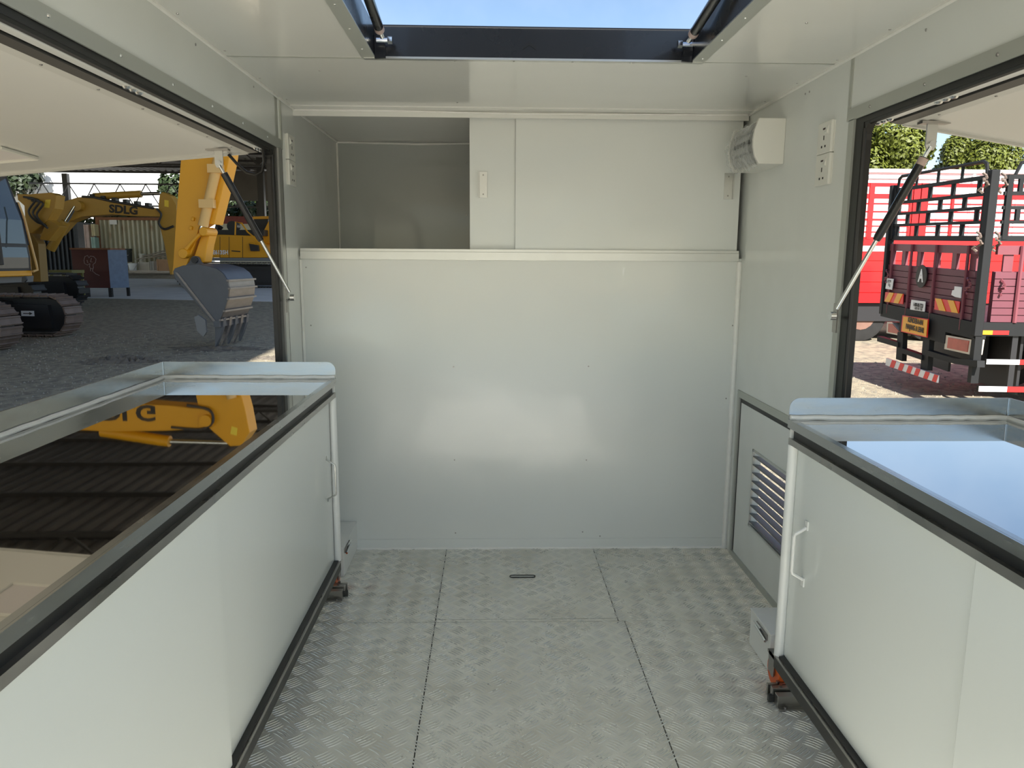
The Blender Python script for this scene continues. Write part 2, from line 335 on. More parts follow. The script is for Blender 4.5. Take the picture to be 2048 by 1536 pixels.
box('trim_strip', (HX1-0.001, HY0-0.03, ZC-0.004), (HX1+0.036, HY1+0.012, ZC-0.0005), ALUT, rh)
box('trim_strip', (HX0-0.03, HY1-0.004, ZC-0.006), (HX1+0.03, HY1+0.014, ZC-0.0005), ALU, rh)
rivets(rh, [(HX0-0.02, 1.2+0.17*i, ZC-0.004) for i in range(6)] + [(HX1+0.02, 1.25+0.17*i, ZC-0.004) for i in range(6)] + [(-0.1+0.16*i, HY1+0.008, ZC-0.006) for i in range(4)], (0,0,-1), CHROME, 0.003)
MB().prism([(0.083, HY1-0.004, 1.718), (0.101, HY1-0.004, 1.731), (0.119, HY1-0.004, 1.718), (0.119, HY1-0.004, 1.711), (0.101, HY1-0.004, 1.723), (0.083, HY1-0.004, 1.711)], (0, 0.003, 0)).build('latch_mark', RUBBER, rh)
for s, X in ((1, HX0), (-1, HX1)):
    MB().prism([(X+s*0.001, HY1-0.003, ZC-0.008), (X+s*0.030, HY1-0.003, ZC-0.006), (X+s*0.030, HY1-0.003, ZC+0.012), (X+s*0.026, HY1-0.003, ZC+0.045), (X+s*0.012, HY1-0.003, ZC+0.058), (X+s*0.001, HY1-0.003, ZC+0.055)], (0, -0.010, 0)).build('corner_bracket', BLACKP, rh)
LZ = Vector((0, math.cos(math.radians(106)), math.sin(math.radians(106))))
def lid_pt(x, l, t): return Vector((x, HY0-0.03, cz+0.02)) + LZ*l + Vector((0, -LZ.z, LZ.y))*t
MB().prism([lid_pt(HX0-0.07, 0, 0), lid_pt(HX1+0.07, 0, 0), lid_pt(HX1+0.07, 1.4, 0), lid_pt(HX0-0.07, 1.4, 0)], Vector((0, -LZ.z, LZ.y))*0.03).build('lid', WHITE, rh)

# ------------------------------------------------------------------ gas struts
def gas_strut(label, top, bot, frac, br, rr, group, ends=True, collar=True):
    top, bot = Vector(top), Vector(bot); d = (bot-top).normalized()
    t = thing('gas_strut', label, 'gas strut', bot, group)
    L = (bot-top).length; a = top+d*0.03; b_ = top+d*(L*frac); c = bot-d*0.02
    MB().tube([a, b_-d*0.012, b_, b_], [br, br, br*0.8, br*0.6], 14).build('cylinder', RUBBER if False else BLACKP, t, smooth=True)
    MB().tube([b_, c], rr, 10).build('rod', CHROME, t, smooth=True)
    MB().tube([top, a], rr*0.9, 8).build('end_stud', CHROME, t, smooth=True)
    if collar == 'low': MB().tube([b_-d*0.022, b_-d*0.004], br*1.03, 14).build('paper_label', mat('pinkish_label', (0.55, 0.42, 0.38), 0.5), t, smooth=True)
    elif collar: MB().tube([a+d*0.002, a+d*0.02], br*1.03, 14).build('paper_label', mat('pinkish_label', (0.55, 0.42, 0.38), 0.5), t, smooth=True)
    return t, d
# ------------------------------------------------------------------ awning flaps
FS = math.tan(math.radians(5.5))
FLAPU = mat('flap_sheet', (0.80, 0.80, 0.76), 0.38, bump=0.0022, bscale=2.3, coat=0.3, crough=0.12)
FLAPR = mat('flap_sheet_brushed', (0.66, 0.66, 0.63), 0.34, bump=0.0015, bscale=6, stretch=(1, 1, 1), coat=0.3, crough=0.12)
def flap(s, X, y0, y1, wd, fs, label, um):
    t = thing('awning_flap', label, 'awning', (X+s*0.06, (y0+y1)/2, 1.52))
    x0 = X+s*0.054; x1 = x0+s*wd
    def z(x): return 1.503-fs*abs(x-x0)
    def slab(xa, xb, ya, yb, dz0, dz1):
        return MB().prism([(xa, ya, z(xa)+dz0), (xb, ya, z(xb)+dz0), (xb, ya, z(xb)+dz1), (xa, ya, z(xa)+dz1)], (0, yb-ya, 0))
    slab(x0+s*0.03, x1-s*0.02, y0+0.02, y1-0.012, 0.0, 0.03).build('flap_panel', um, t)
    slab(x0, x0+s*0.028, y0, y1-0.004, -0.004, 0.03).build('hinge_seal', RUBBER, t)
    slab(x0+s*0.028, x0+s*0.050, y0, y1-0.004, -0.004, -0.0005).build('edge_angle', mat('pale_angle', (0.66, 0.66, 0.62), 0.45), t)
    slab(x1-s*0.03, x1, y0, y1, -0.003, 0.034).build('edge_angle', ALU, t)
    slab(x0+s*0.034, x1, y1-0.012, y1, -0.006, 0.028).build('edge_angle', ALU, t)
    slab(x0, x1, y0, y0+0.02, -0.003, 0.03).build('edge_angle', ALU, t)
    rivets(t, [(x0+s*0.040, y1-0.15-0.2*i, z(x0+s*0.040)-0.004) for i in range(9)], (0,0,-1), BOLT, 0.0035)
    return t, z
fL, zL = flap(-1, XL, -0.65, 2.60, 1.12, 0.097, 'raised white side flap over the left serving opening', FLAPU)
lf = [(-1.337, 2.141), (-1.355, 2.342), (-1.56, 2.335), (-1.56, 2.135)]
MB().prism([(x, y, zL(x)-0.004) for x, y in lf], (0, 0, 0.003)).build('lamp_recess', mat('lamp_diffuser', (0.82, 0.78, 0.78), 0.4), fL)
lr = [(x, y, zL(x)-0.005) for x, y in lf]
MB().tube(lr+[lr[0]], 0.006, 6).build('lamp_bezel', PLAST, fL, smooth=True)
fR, zR = flap(1, XR, -0.65, 1.95, 1.05, 0.155, 'raised white side flap over the right serving opening', FLAPR)
def flap_bracket(parent, x, y, zf, zs):
    MB().box((x-0.035, y-0.012, zf-0.006), (x+0.035, y+0.012, zf)).build('bracket_foot', STEELD, parent)
    MB().prism([(x-0.013, y+0.004, zf-0.005), (x+0.013, y+0.004, zf-0.005), (x+0.013, y+0.004, zs-0.004), (x+0.008, y+0.004, zs-0.014), (x-0.008, y+0.004, zs-0.014), (x-0.013, y+0.004, zs-0.004)], (0, 0.005, 0)).build('bracket_plate', ALU, parent)
    MB().tube([(x, y-0.004, zs), (x, y+0.014, zs)], 0.008, 8).build('bracket_bolt', CHROME, parent, smooth=True)
def ball_end(parent, p, q):
    p, q = Vector(p), Vector(q)
    MB().tube([q, p], 0.006, 8).build('ball_stud', CHROME, parent, smooth=True)
    MB().tube([p-Vector((0.007, 0, 0)), p+Vector((0.007, 0, 0))], 0.011, 10).build('ball_socket', CHROME, parent, smooth=True)
    MB().box((q.x-0.002, q.y-0.012, q.z-0.04), (q.x+0.002, q.y+0.012, q.z+0.04)).build('foot_plate', STEELD, parent)
gs, _ = gas_strut('black gas strut with bright rod holding up the left flap', (-0.868, 2.48, 1.446), (-0.672, 2.55, 1.0215), 0.56, 0.011, 0.0055, 'struts of the side flaps', collar=False)
flap_bracket(gs, -0.868, 2.476, zL(-0.868)-0.001, 1.450); ball_end(gs, (-0.672, 2.55, 1.0215), (XL+0.006, 2.645, 1.005))
gs, _ = gas_strut('black gas strut with bright rod holding up the right flap', (1.082, 1.88, 1.434), (0.900, 1.948, 1.010), 0.54, 0.011, 0.0055, 'struts of the side flaps')
flap_bracket(gs, 1.082, 1.876, zR(1.082)-0.001, 1.438); ball_end(gs, (0.900, 1.948, 1.010), (XR-0.006, 2.035, 0.998))
gs, _ = gas_strut('black gas strut rising from the left corner of the roof hatch', (-0.318, 0.665, 1.977), (-0.287, 2.10, 1.722), 0.965, 0.0125, 0.007, 'struts of the roof hatch', collar='low')
MB().tube([(-0.305, 2.10, 1.722), (-0.272, 2.10, 1.722)], 0.006, 8).build('pivot_pin', CHROME, gs, smooth=True)
MB().tube([(-0.275, 2.10, 1.722), (-0.263, 2.10, 1.722)], 0.010, 6).build('nut', CHROME, gs)
gs, _ = gas_strut('black gas strut rising from the right corner of the roof hatch', (0.571, 0.665, 1.977), (0.520, 2.10, 1.722), 0.965, 0.0125, 0.007, 'struts of the roof hatch', collar='low')
MB().tube([(0.545, 2.10, 1.722), (0.505, 2.10, 1.722)], 0.006, 8).build('pivot_pin', CHROME, gs, smooth=True)
MB().tube([(0.508, 2.10, 1.722), (0.496, 2.10, 1.722)], 0.010, 6).build('nut', CHROME, gs)
tag(MB().tube([(-0.745, 2.54, 1.515), (-0.752, 2.575, 1.47), (-0.765, 2.59, 1.438), (-0.79, 2.60, 1.428), (-0.82, 2.60, 1.435), (-0.85, 2.60, 1.462), (-0.87, 2.58, 1.49)], 0.005, 8).build('cable', RUBBER, smooth=True), 'black cable looping at the top corner of the left opening', 'cable')

# ------------------------------------------------------------------ storage doors
def slide_door(x0, x1, y, hx, label, side):
    t = thing('sliding_door', label, 'door', ((x0+x1)/2, y, 1.186))
    box('door_panel', (x0, y, 1.1815), (x1, y+0.012, 1.682), PANEL, t, bevel=0.0012)
    h = box('handle_plate', (hx-0.016, y-0.003, 1.382), (hx+0.016, y, 1.478), ALU, t, bevel=0.001)
    box('handle_flange', (hx+side*0.016, y-0.016, 1.382), (hx+side*0.0185, y, 1.478), ALU, h)
    rivets(h, [(hx, y-0.003, 1.395), (hx, y-0.003, 1.465)], (0,-1,0), BOLT, 0.003, name='handle_screw')
slide_door(-0.083, 0.62, YB+0.026, -0.032, 'rear storage door sliding behind the wide one above the sill, beside the open compartment', -1)
slide_door(0.089, 0.938, YB+0.008, 0.892, 'wide storage door in front, closing the right part of the compartment above the sill', 1)

# ------------------------------------------------------------------ distribution board and sockets
db = thing('distribution_board', 'cream plastic distribution board with a film-wrapped smoked cover high on the right wall', 'fuse box', (XR, 2.62, 1.465))
def bow(y): return [(XR, y, 1.466), (0.872, y, 1.466), (0.858, y, 1.49), (0.851, y, 1.52), (0.850, y, 1.545), (0.854, y, 1.575), (0.866, y, 1.610), (XR, y, 1.610)]
MB().prism(bow(2.50), (0, 0.012, 0)).build('end_cap', PLAST, db, bevel=0.002)
MB().prism([(XR, 2.512, 1.466), (0.88, 2.512, 1.466), (0.88, 2.512, 1.610), (XR, 2.512, 1.610)], (0, 0.236, 0)).build('body', PLAST, db)
MB().prism(bow(2.748), (0, 0.012, 0)).build('end_cap', PLAST, db)
prof = [(0.874, 1.476), (0.862, 1.495), (0.854, 1.52), (0.853, 1.545), (0.857, 1.573), (0.868, 1.602)]
MB().sheet([[(x, 2.514+0.234*j/8, z) for j in range(9)] for x, z in prof]).build('cover', GREYC, db, smooth=True)
brk = mat('breaker_grey', (0.25, 0.26, 0.25), 0.5)
for i in range(5):
    b_ = box('breaker', (0.856, 2.54+0.034*i, 1.505), (0.88, 2.57+0.034*i, 1.575), brk, db); box('lever', (0.849, 2.55+0.034*i, 1.535), (0.856, 2.56+0.034*i, 1.548), DARK, b_)
rows = []
for i, (x, z) in enumerate(prof):
    rows.append([(x-0.010-random.uniform(0, 0.010), 2.505+0.25*j/14, z-0.004+random.uniform(-0.005, 0.005)) for j in range(15)])
rows.insert(0, [(0.876-random.uniform(0, 0.004), 2.505+0.25*j/14, 1.458+random.uniform(-0.008, 0.006)) for j in range(15)])
MB().sheet(rows).build('plastic_film', FILM, db, smooth=True, label='crinkled clear protective film')
def socket(s, X, y, z, label):
    t = thing('wall_socket', label, 'socket', (X, y, z), 'wall sockets')
    a = 0.0435
    box('back_frame', (X, y-a+0.001, z-a+0.001), (X+s*0.003, y+a-0.001, z+a-0.001), PLAST, t)
    box('face_plate', (X+s*0.003, y-a, z-a), (X+s*0.012, y+a, z+a), PLAST, t, bevel=0.002)
    f = X+s*0.012
    MB().prism([(f, y-0.026, z+0.008), (f, y-0.026, z+0.034), (f+s*0.006, y-0.026, z+0.012)], (0, 0.014, 0)).build('rocker_switch', PLAST, t)
    box('indicator', (f-s*0.001, y-0.006, z+0.022), (f+s*0.0012, y+0.008, z+0.027), mat('dark_indicator', (0.03, 0.01, 0.01), 0.4), t)
    box('pin_slot', (f-s*0.001, y-0.002, z-0.006), (f+s*0.0008, y+0.002, z+0.006), DARK, t)
    for dy in (-0.011, 0.011): box('pin_slot', (f-s*0.001, y+dy-0.003, z-0.027), (f+s*0.0008, y+dy+0.003, z-0.021), DARK, t)
socket(-1, XR, 2.178, 1.498, 'upper white switched socket on the right wall beside the opening')
socket(-1, XR, 2.178, 1.410, 'lower white switched socket on the right wall beside the opening')
socket(1, XL, 2.775, 1.540, 'upper white switched socket on the left wall by the compartment')
socket(1, XL, 2.775, 1.452, 'lower white switched socket on the left wall by the compartment')

# ------------------------------------------------------------------ vented access panel on the right wall
vp = thing('access_panel', 'low white access panel with a slatted metal vent on the right wall', 'panel', (XR, 2.45, 0))
y0, y1 = 2.05, 2.812
MB().box((XR-0.004, y0, 0.636), (XR+0.03, y1, 0.662)).build('frame_rail', ALUT, vp)
MB().box((XR-0.004, y1-0.022, 0.0), (XR+0.03, y1, 0.636)).build('frame_rail', ALUT, vp)
MB().box((XR-0.006, y0, 0.0), (XR+0.03, y1-0.022, 0.022)).build('frame_rail', ALUT, vp)
MB().box((XR+0.002, y0, 0.618), (XR+0.03, y1-0.022, 0.636)).build('gasket', RUBBER, vp)
MB().box((XR+0.002, y1-0.036, 0.022), (XR+0.03, y1-0.022, 0.618)).build('gasket', RUBBER, vp)
lx0, lx1, lz0, lz1 = 2.20, 2.618, 0.185, 0.476
pb = MB()
pb.box((XR+0.001, y0, lz1), (XR+0.03, y1-0.036, 0.618)); pb.box((XR+0.001, y0, 0.022), (XR+0.03, y1-0.036, lz0))
pb.box((XR+0.001, lx1, lz0), (XR+0.03, y1-0.036, lz1)); pb.box((XR+0.001, y0, lz0), (XR+0.03, lx0, lz1))
pb.build('panel', PANEL, vp)
vf = MB().box((XR-0.003, lx0, lz1-0.008), (XR+0.004, lx1, lz1)).box((XR-0.003, lx0, lz0), (XR+0.004, lx1, lz0+0.008)).box((XR-0.003, lx1-0.008, lz0), (XR+0.004, lx1, lz1)).box((XR-0.003, lx0, lz0), (XR+0.004, lx0+0.008, lz1)).build('vent_frame', ALU, vp)
for i in range(9):
    z = lz0+0.012+0.031*i
    MB().prism([(XR-0.002, lx0+0.006, z+0.004), (XR+0.030, lx0+0.006, z), (XR+0.030, lx0+0.006, z+0.003), (XR-0.002, lx0+0.006, z+0.008)], (0, lx1-lx0-0.012, 0)).build('vent_slat', mat('vent_grey', (0.15, 0.155, 0.15), 0.55), vf)
# ------------------------------------------------------------------ white steel boxes with toggle latches
def lock_box(x0, x1, y0, y1, s, label):
    t = thing('steel_box', label, 'box', ((x0+x1)/2, (y0+y1)/2, 0))
    fx = x1 if s > 0 else x0
    box('body', (x0, y0, 0.003), (x1, y1, 0.112), WHITE, t, bevel=0.002)
    box('lid', (min(x0, x1)-(0.002 if s < 0 else 0), y0-0.002, 0.112), (max(x0, x1)+(0.002 if s > 0 else 0), y1, 0.118), WHITE, t, bevel=0.001)
    l = box('toggle_latch', (fx, y0+0.02, 0.086), (fx+s*0.005, y0+0.105, 0.104), BOLT, t, bevel=0.001)
    MB().tube([(fx+s*0.009, y0+0.015, 0.088), (fx+s*0.009, y0+0.095, 0.095)], 0.004, 8).build('latch_lever', CHROME, l, smooth=True)
    MB().tube([(fx+s*0.007, y0+0.06, 0.102), (fx+s*0.007, y0+0.11, 0.102)], 0.003, 8).build('latch_hook', CHROME, l, smooth=True)
lock_box(XL+0.001, -0.538, 2.593, YB-0.001, 1, 'white steel box with toggle latch in the left back corner behind the counter')
lock_box(0.786, XR-0.001, 1.931, 2.093, -1, 'white steel box with toggle latch beyond the right counter')

# ------------------------------------------------------------------ counters on castors
def counter(s, xf, xo, ye, yn, label, doors, handle_y, hz, gloss):
    # s=+1: front faces +X (left counter); xf front plane, xo outer side
    t = thing('counter_cabinet', label, 'counter', ((xf+xo)/2, (ye+yn)/2, 0))
    d = -s                                                     # inward direction from the front
    top = box('countertop', (xf+d*0.004, yn, 0.744), (xo, ye, 0.7605), STEELM, t)
    box('front_edge', (xf, yn, 0.741), (xf+d*0.0045, ye, 0.762), STEELB, top)
    box('edge_lip', (xf+d*0.0045, yn, 0.7602), (xf+d*0.016, ye, 0.7622), STEELB, top)
    # splash backs
    r = 0.026; sp = [(xo, ye-0.003, 0.76)]
    cxc = xf+d*r
    sp = [(xo, ye, 0.7605), (xf+d*0.002, ye, 0.7605), (xf+d*0.002, ye, 0.816-r)] + [(xf+d*0.002+d*r*(1-math.cos(a)), ye, 0.816-r+r*math.sin(a)) for a in [math.pi/2*i/6 for i in range(1, 7)]] + [(xo, ye, 0.816)]
    MB().prism(sp, (0, 0.002, 0)).build('splash_back', STEELB, top)
    box('splash_back', (xo, yn, 0.7605), (xo+d*0.002, ye, 0.816), STEELB, top)
    seamb = MB()
    n = 26; pts = []
    for i in range(n+1): pts.append((xf+d*0.004+(xo-xf-d*0.004)*i/n, ye-0.004, 0.766+random.uniform(-0.001, 0.001)))
    for i in range(1, 50): pts.append((xo-d*0.005, ye-0.004-(ye-yn)*i/50, 0.766+random.uniform(-0.0014, 0.0014)))
    MB().tube(pts, 0.0062, 7).build('sealant_bead', BEAD, top, smooth=True)
    MB().tube([(xo-d*0.001, ye-0.001, 0.772), (xo-d*0.001, ye-0.001, 0.815)], 0.0015, 6).build('splash_seam', CHROME, top, smooth=True)
    # rails on the front
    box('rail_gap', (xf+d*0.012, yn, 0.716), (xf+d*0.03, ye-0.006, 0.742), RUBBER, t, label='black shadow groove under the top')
    tr = box('top_track', (xf+d*0.002, yn, 0.700), (xf+d*0.03, ye-0.006, 0.716), STEELD, t)
    box('bottom_track', (xf+d*0.006, yn, 0.134), (xf+d*0.05, ye-0.03, 0.139), RUBBER, t)
    fr = box('frame_rail', (xf+d*0.004, yn, 0.095), (xf+d*0.03, ye-0.004, 0.130), RAILD, t)
    box('rail_lip', (xf, yn, 0.130), (xf+d*0.010, ye-0.004, 0.134), STEELD, fr)
    box('frame_rail', (xo, yn, 0.095), (xo-d*0.03, ye-0.004, 0.130), RAILD, t)
    # corner post
    MB().tube([(xf+d*0.012, ye-0.014, 0.13), (xf+d*0.012, ye-0.014, 0.700)], 0.0125, 12).build('corner_post', WHITE, t, smooth=True)
    box('end_panel', (xf+d*0.006, ye-0.012, 0.10), (xo, ye-0.002, 0.742), WHITE, t)
    box('outer_panel', (xo, yn, 0.10), (xo+d*-0.006 if False else xo-d*0.008, ye-0.012, 0.742), WHITE, t)
    box('bottom_shelf', (xf+d*0.05, yn, 0.125), (xo-d*0.01, ye-0.02, 0.14), WHITE, t)
    ds = []
    for (a, b, off) in doors:
        dd = MB().box((xf+d*(0.010+off), a, 0.138), (xf+d*(0.018+off), b, 0.703)).build('door', DOORW, t, bevel=0.0018)
        ds.append(dd)
    h = handle_y; fx = xf+d*(0.010+doors[0][2]); o_ = s*0.030
    pts = [(fx, h+0.012, hz+0.075), (fx+s*0.002, h+0.006, hz+0.066), (fx+o_*0.95, h, hz+0.050), (fx+o_, h, hz+0.044), (fx+o_, h, hz-0.044), (fx+o_*0.95, h, hz-0.050), (fx+s*0.002, h+0.006, hz-0.066), (fx, h+0.012, hz-0.075)]
    if s > 0: MB().tube(pts, 0.003, 8).build('handle', ALU, ds[0], smooth=True)
    else:
        hb = MB()
        for a, b in zip(pts[1:-1], pts[2:-1]): hb.bar((a[0], h, a[2]), (b[0], h, b[2]), 0.010, 0.004, (0,1,0) if False else (1,0,0))
        hb = MB().tube([(p[0], h, p[2]) for p in pts[1:-1]], 0.0042, 8)
        for zz in (hz+0.072, hz-0.072): hb.box((fx, h-0.007, zz-0.011), (fx+s*0.003, h+0.007, zz+0.011))
        hb.build('handle', PLAST if False else WHITE, ds[0], smooth=True)
    # castors
    for cy in (ye+0.057, yn+0.15):
        for cx in (xf+d*0.040, xo-d*0.06):
            c = MB().tube([(cx-0.012, cy, 0.046), (cx+0.012, cy, 0.046)], 0.042, 18).build('caster', ORANGE, t, bevel=0.003, label='orange wheel')
            MB().tube([(cx-0.015, cy, 0.046), (cx+0.015, cy, 0.046)], 0.016, 10).build('hub', BOLT, c)
            MB().box((cx-0.018, cy-0.02, 0.04), (cx-0.0155, cy+0.02, 0.096)).box((cx+0.0155, cy-0.02, 0.04), (cx+0.018, cy+0.02, 0.096)).box((cx-0.018, cy-0.03, 0.088), (cx+0.018, cy+0.03, 0.096)).build('fork', BOLT, c)
    return t
counter(1, -0.513, -1.075, 2.448, -0.45, 'long counter on the left with mirror steel top reflecting the digger arm', [(1.36, 2.422, 0.011), (-0.42, 1.378, 0.0)], 2.345, 0.445, 1)
counter(-1, 0.742, 1.300, 1.806, -0.45, 'counter on the right with mirror steel top reflecting blue sky', [(1.060, 1.785, 0.011), (-0.42, 1.078, 0.0)], 1.700, 0.450, 1)

# ------------------------------------------------------------------ slide rails clamped to the floor
def slide_rail(x0, x1, y, s, label):
    t = thing('slide_rail', label, 'rail', ((x0+x1)/2, y, 0))
    box('base_channel', (x0, y, 0.0025), (x1, y+0.022, 0.034), STEELD, t, bevel=0.001)
    box('base_flange', (x0, y-0.014, 0.0025), (x1, y, 0.006), STEELD, t)
    box('inner_channel', (x0-s*0.004, y+0.028, 0.004), (x1, y+0.044, 0.040), STEELD, t, bevel=0.001)
    box('keeper_bar', (x0-s*0.008, y+0.050, 0.006), (x1, y+0.060, 0.038), STEELD, t)
    box('end_plate', (x0-s*0.014, y+0.024, 0.004), (x0+s*0.002, y+0.034, 0.022), RAILD, t)
    for q in (0.036, 0.055):
        MB().tube([(x0+s*0.02, y+q, 0.039), (x0+s*0.02, y+q, 0.045)], 0.005, 6).build('bolt', BOLT, t)
    MB().tube([(x0+s*0.018, y-0.007, 0.006), (x0+s*0.018, y-0.007, 0.010)], 0.004, 8).build('bolt', BOLT, t)
slide_rail(-0.508, -1.08, 2.405, -1, 'steel slide rail on the floor under the left counter end')
slide_rail(0.746, 1.32, 1.760, 1, 'steel slide rail on the floor under the right counter end')
# ================================================================== the yard outside
SL = 0.028
def gz(Y): return -0.75+SL*Y                                    # the yard rises gently away from the truck
GRAVEL = mat('gravel', (0.42, 0.365, 0.255), 0.95, vscale=9, dirt=((0.23, 0.205, 0.16), 0.40, 0.66), detail=8, bump=0.02, bscale=60)
CONC = mat('pale_concrete', (0.78, 0.77, 0.74), 0.9, var=0.2, vscale=1.5, detail=8)
SOIL = mat('dark_soil', (0.15, 0.13, 0.105), 0.95, var=0.4, vscale=6)
YEL = mat('digger_yellow', (0.74, 0.34, 0.008), 0.45, var=0.06, vscale=2)
YELD = mat('shaded_yellow', (0.46, 0.26, 0.035), 0.5, var=0.15, vscale=3)  # darker copy of the digger yellow, deeper shade put into the colour
TANC = mat('tan_cylinder', (0.70, 0.45, 0.17), 0.4)
GREYB = mat('bucket_grey', (0.085, 0.092, 0.105), 0.5, var=0.2, vscale=3)
GREYW = mat('worn_bucket_steel', (0.19, 0.175, 0.17), 0.40, 0.5, var=0.3, vscale=4, stretch=(1, 1, 6))
BLK = mat('black_machine_paint', (0.02, 0.02, 0.022), 0.5)
SHOE = mat('rusty_track_steel', (0.20, 0.15, 0.125), 0.7, 0.2, var=0.35, vscale=5)
GLASS = mat('cab_glass', (0.07, 0.09, 0.10), 0.05, spec=0.9)
GREYS = mat('grey_skirt', (0.18, 0.185, 0.19), 0.5)
LETTER = mat('black_lettering', (0.03, 0.025, 0.02), 0.6)
LABELY = mat('yellow_label', (0.85, 0.62, 0.05), 0.5)
LABELW = mat('white_label', (0.82, 0.82, 0.82), 0.5)
HOSE = mat('hydraulic_hose', (0.03, 0.03, 0.03), 0.5)
go = MB().sheet([[(x, y, gz(y)) for x in (-120, -40, -10, 0, 10, 40, 120)] for y in (-60, -10, 0, 10, 20, 40, 90, 160)])
gr = struct('ground', go, GRAVEL)
# scatter of small stones where the gravel is close
stones = MB()
for i in range(9000):
    if i < 7200: y = random.uniform(3.5, 15); x = random.uniform(-1.02*y, -0.25*y)
    else: y = random.uniform(5, 12); x = random.uniform(1.5, 7)
    r = random.uniform(0.008, 0.024); z = gz(y); a = random.uniform(0, 6)
    stones.add([(x+r*math.cos(a), y+r*math.sin(a), z-0.004), (x+r*math.cos(a+2.1), y+r*math.sin(a+2.1), z-0.004), (x+r*math.cos(a+4.2), y+r*math.sin(a+4.2), z-0.004), (x, y, z+r*0.8)], ((0,1,3),(1,2,3),(2,0,3)))
stones.build('loose_stones', mat('stone', (0.27, 0.245, 0.20), 0.95, var=0.3, vscale=30), gr, kind='stuff')
MB().prism([(x, y, gz(y)-0.025) for x, y in ((-14.5, 24), (-4.2, 22.2), (-4.0, 33), (-24, 36), (-22, 26))], (0, 0, 0.03)).build('concrete_apron', CONC, gr)
def mound(px, Yc, lx, ly, h, label):
    c = W(px, 600, Yc); rows = []
    for j in range(25):
        row = []
        for i in range(37):
            u, v = i/18-1, j/12-1; an = math.atan2(v, u); rr = min(1, math.hypot(u, v)*(1.12+0.22*math.sin(3*an+px)+0.14*math.sin(7*an))); x, y = c.x+u*lx, Yc+v*ly
            hh = h*max(0, 1-rr**1.6)*random.uniform(0.15, 1.0)-0.018*rr
            row.append((x, y, gz(y)-0.006+hh))
        rows.append(row)
    tag(MB().sheet(rows).build('soil_heap', SOIL), label, 'soil')
mound(425, 12.85, 1.15, 0.35, 0.09, 'dark loose soil heaped under the big grey digger bucket')
mound(548, 11.9, 0.55, 0.30, 0.06, 'thin spread of dark soil to the right of the big bucket')
mound(232, 11.6, 0.72, 0.42, 0.13, 'low dark soil heap on the gravel in front of the tracks')

# ------------------------------------------------------------------ the shed over the diggers
shed = thing('shed', 'dark open-sided steel shed roofing over the diggers', 'shed', (-15, 20, 0))
ROOF = mat('dark_roof_sheet', (0.10, 0.095, 0.09), 0.6, 0.2, var=0.3, vscale=1.2)
SX0, SX1, SY0, SY1, SZ = -29.0, -3.4, -9.0, 50.0, 6.3
mb = MB(); n = 240; row0, row1 = [], []
for i in range(n+1):
    x = SX0+(SX1-SX0)*i/n; z = SZ+0.25+(0.05 if i % 4 in (1, 2) else -0.02)
    row0.append((x, SY0, z)); row1.append((x, SY1, z))
mb.sheet([row0, row1]).build('roof_sheet', ROOF, shed)
for i in range(20):
    y = SY0+1+3.0*i
    MB().box((SX0, y, SZ+0.12), (SX1, y+0.08, SZ+0.24)).build('purlin', BLK, shed)
def truss(y, x0, x1, zt, dp, n, parent):
    t = MB().bar((x0, y, zt), (x1, y, zt), 0.09, 0.09).bar((x0, y, zt-dp), (x1, y, zt-dp), 0.09, 0.09)
    for i in range(n):
        a = x0+(x1-x0)*i/n; b = x0+(x1-x0)*(i+0.5)/n; c = x0+(x1-x0)*(i+1)/n
        t.bar((a, y, zt-dp), (b, y, zt), 0.05, 0.05); t.bar((b, y, zt), (c, y, zt-dp), 0.05, 0.05)
    t.build('truss', BLK, parent)
for y in (14.0, 26.0, 38.0): truss(y, SX0, SX1, SZ+0.1, 0.75, 16, shed)
truss(49.0, SX0, SX1, 5.75, 1.35, 16, shed)
for x, y in ((-27.0, 49.5), (-12.2, 41.0), (-14.9, 49.5), (-28.5, 30), (-2.4, 49.5)):
    MB().box((x-0.16, y-0.16, gz(y)), (x+0.16, y+0.16, SZ+0.1)).build('post', BLK, shed)
(xa, zt), (xb, zb) = (W(432, 330, 48.0).x, SZ+0.2), (W(760, 330, 48.0).x, W(432, 401, 48.0).z)
MB().box((xa, 48.0, zb), (xb, 48.1, zt)).build('rear_sheet', ROOF, shed)
# bright cladding of the next building beyond the shed
CLAD = mat('pale_cladding', (0.80, 0.82, 0.84), 0.6, var=0.08, vscale=0.8)
bw = thing('warehouse', 'pale ribbed warehouse wall in sunlight beyond the shed', 'building', (-22, 58, 0.9))
row0, row1 = [], []
for i in range(161):
    x = -37+36.0*i/160; o = 0.05 if i % 4 in (1, 2) else 0
    row0.append((x, 58-o, gz(58))); row1.append((x, 58-o, 11.5))
MB().sheet([row0, row1]).build('wall_sheet', CLAD, bw)
MB().box((-37, 57.9, 11.4), (-1, 66, 11.7)).build('roof', ROOF, bw)
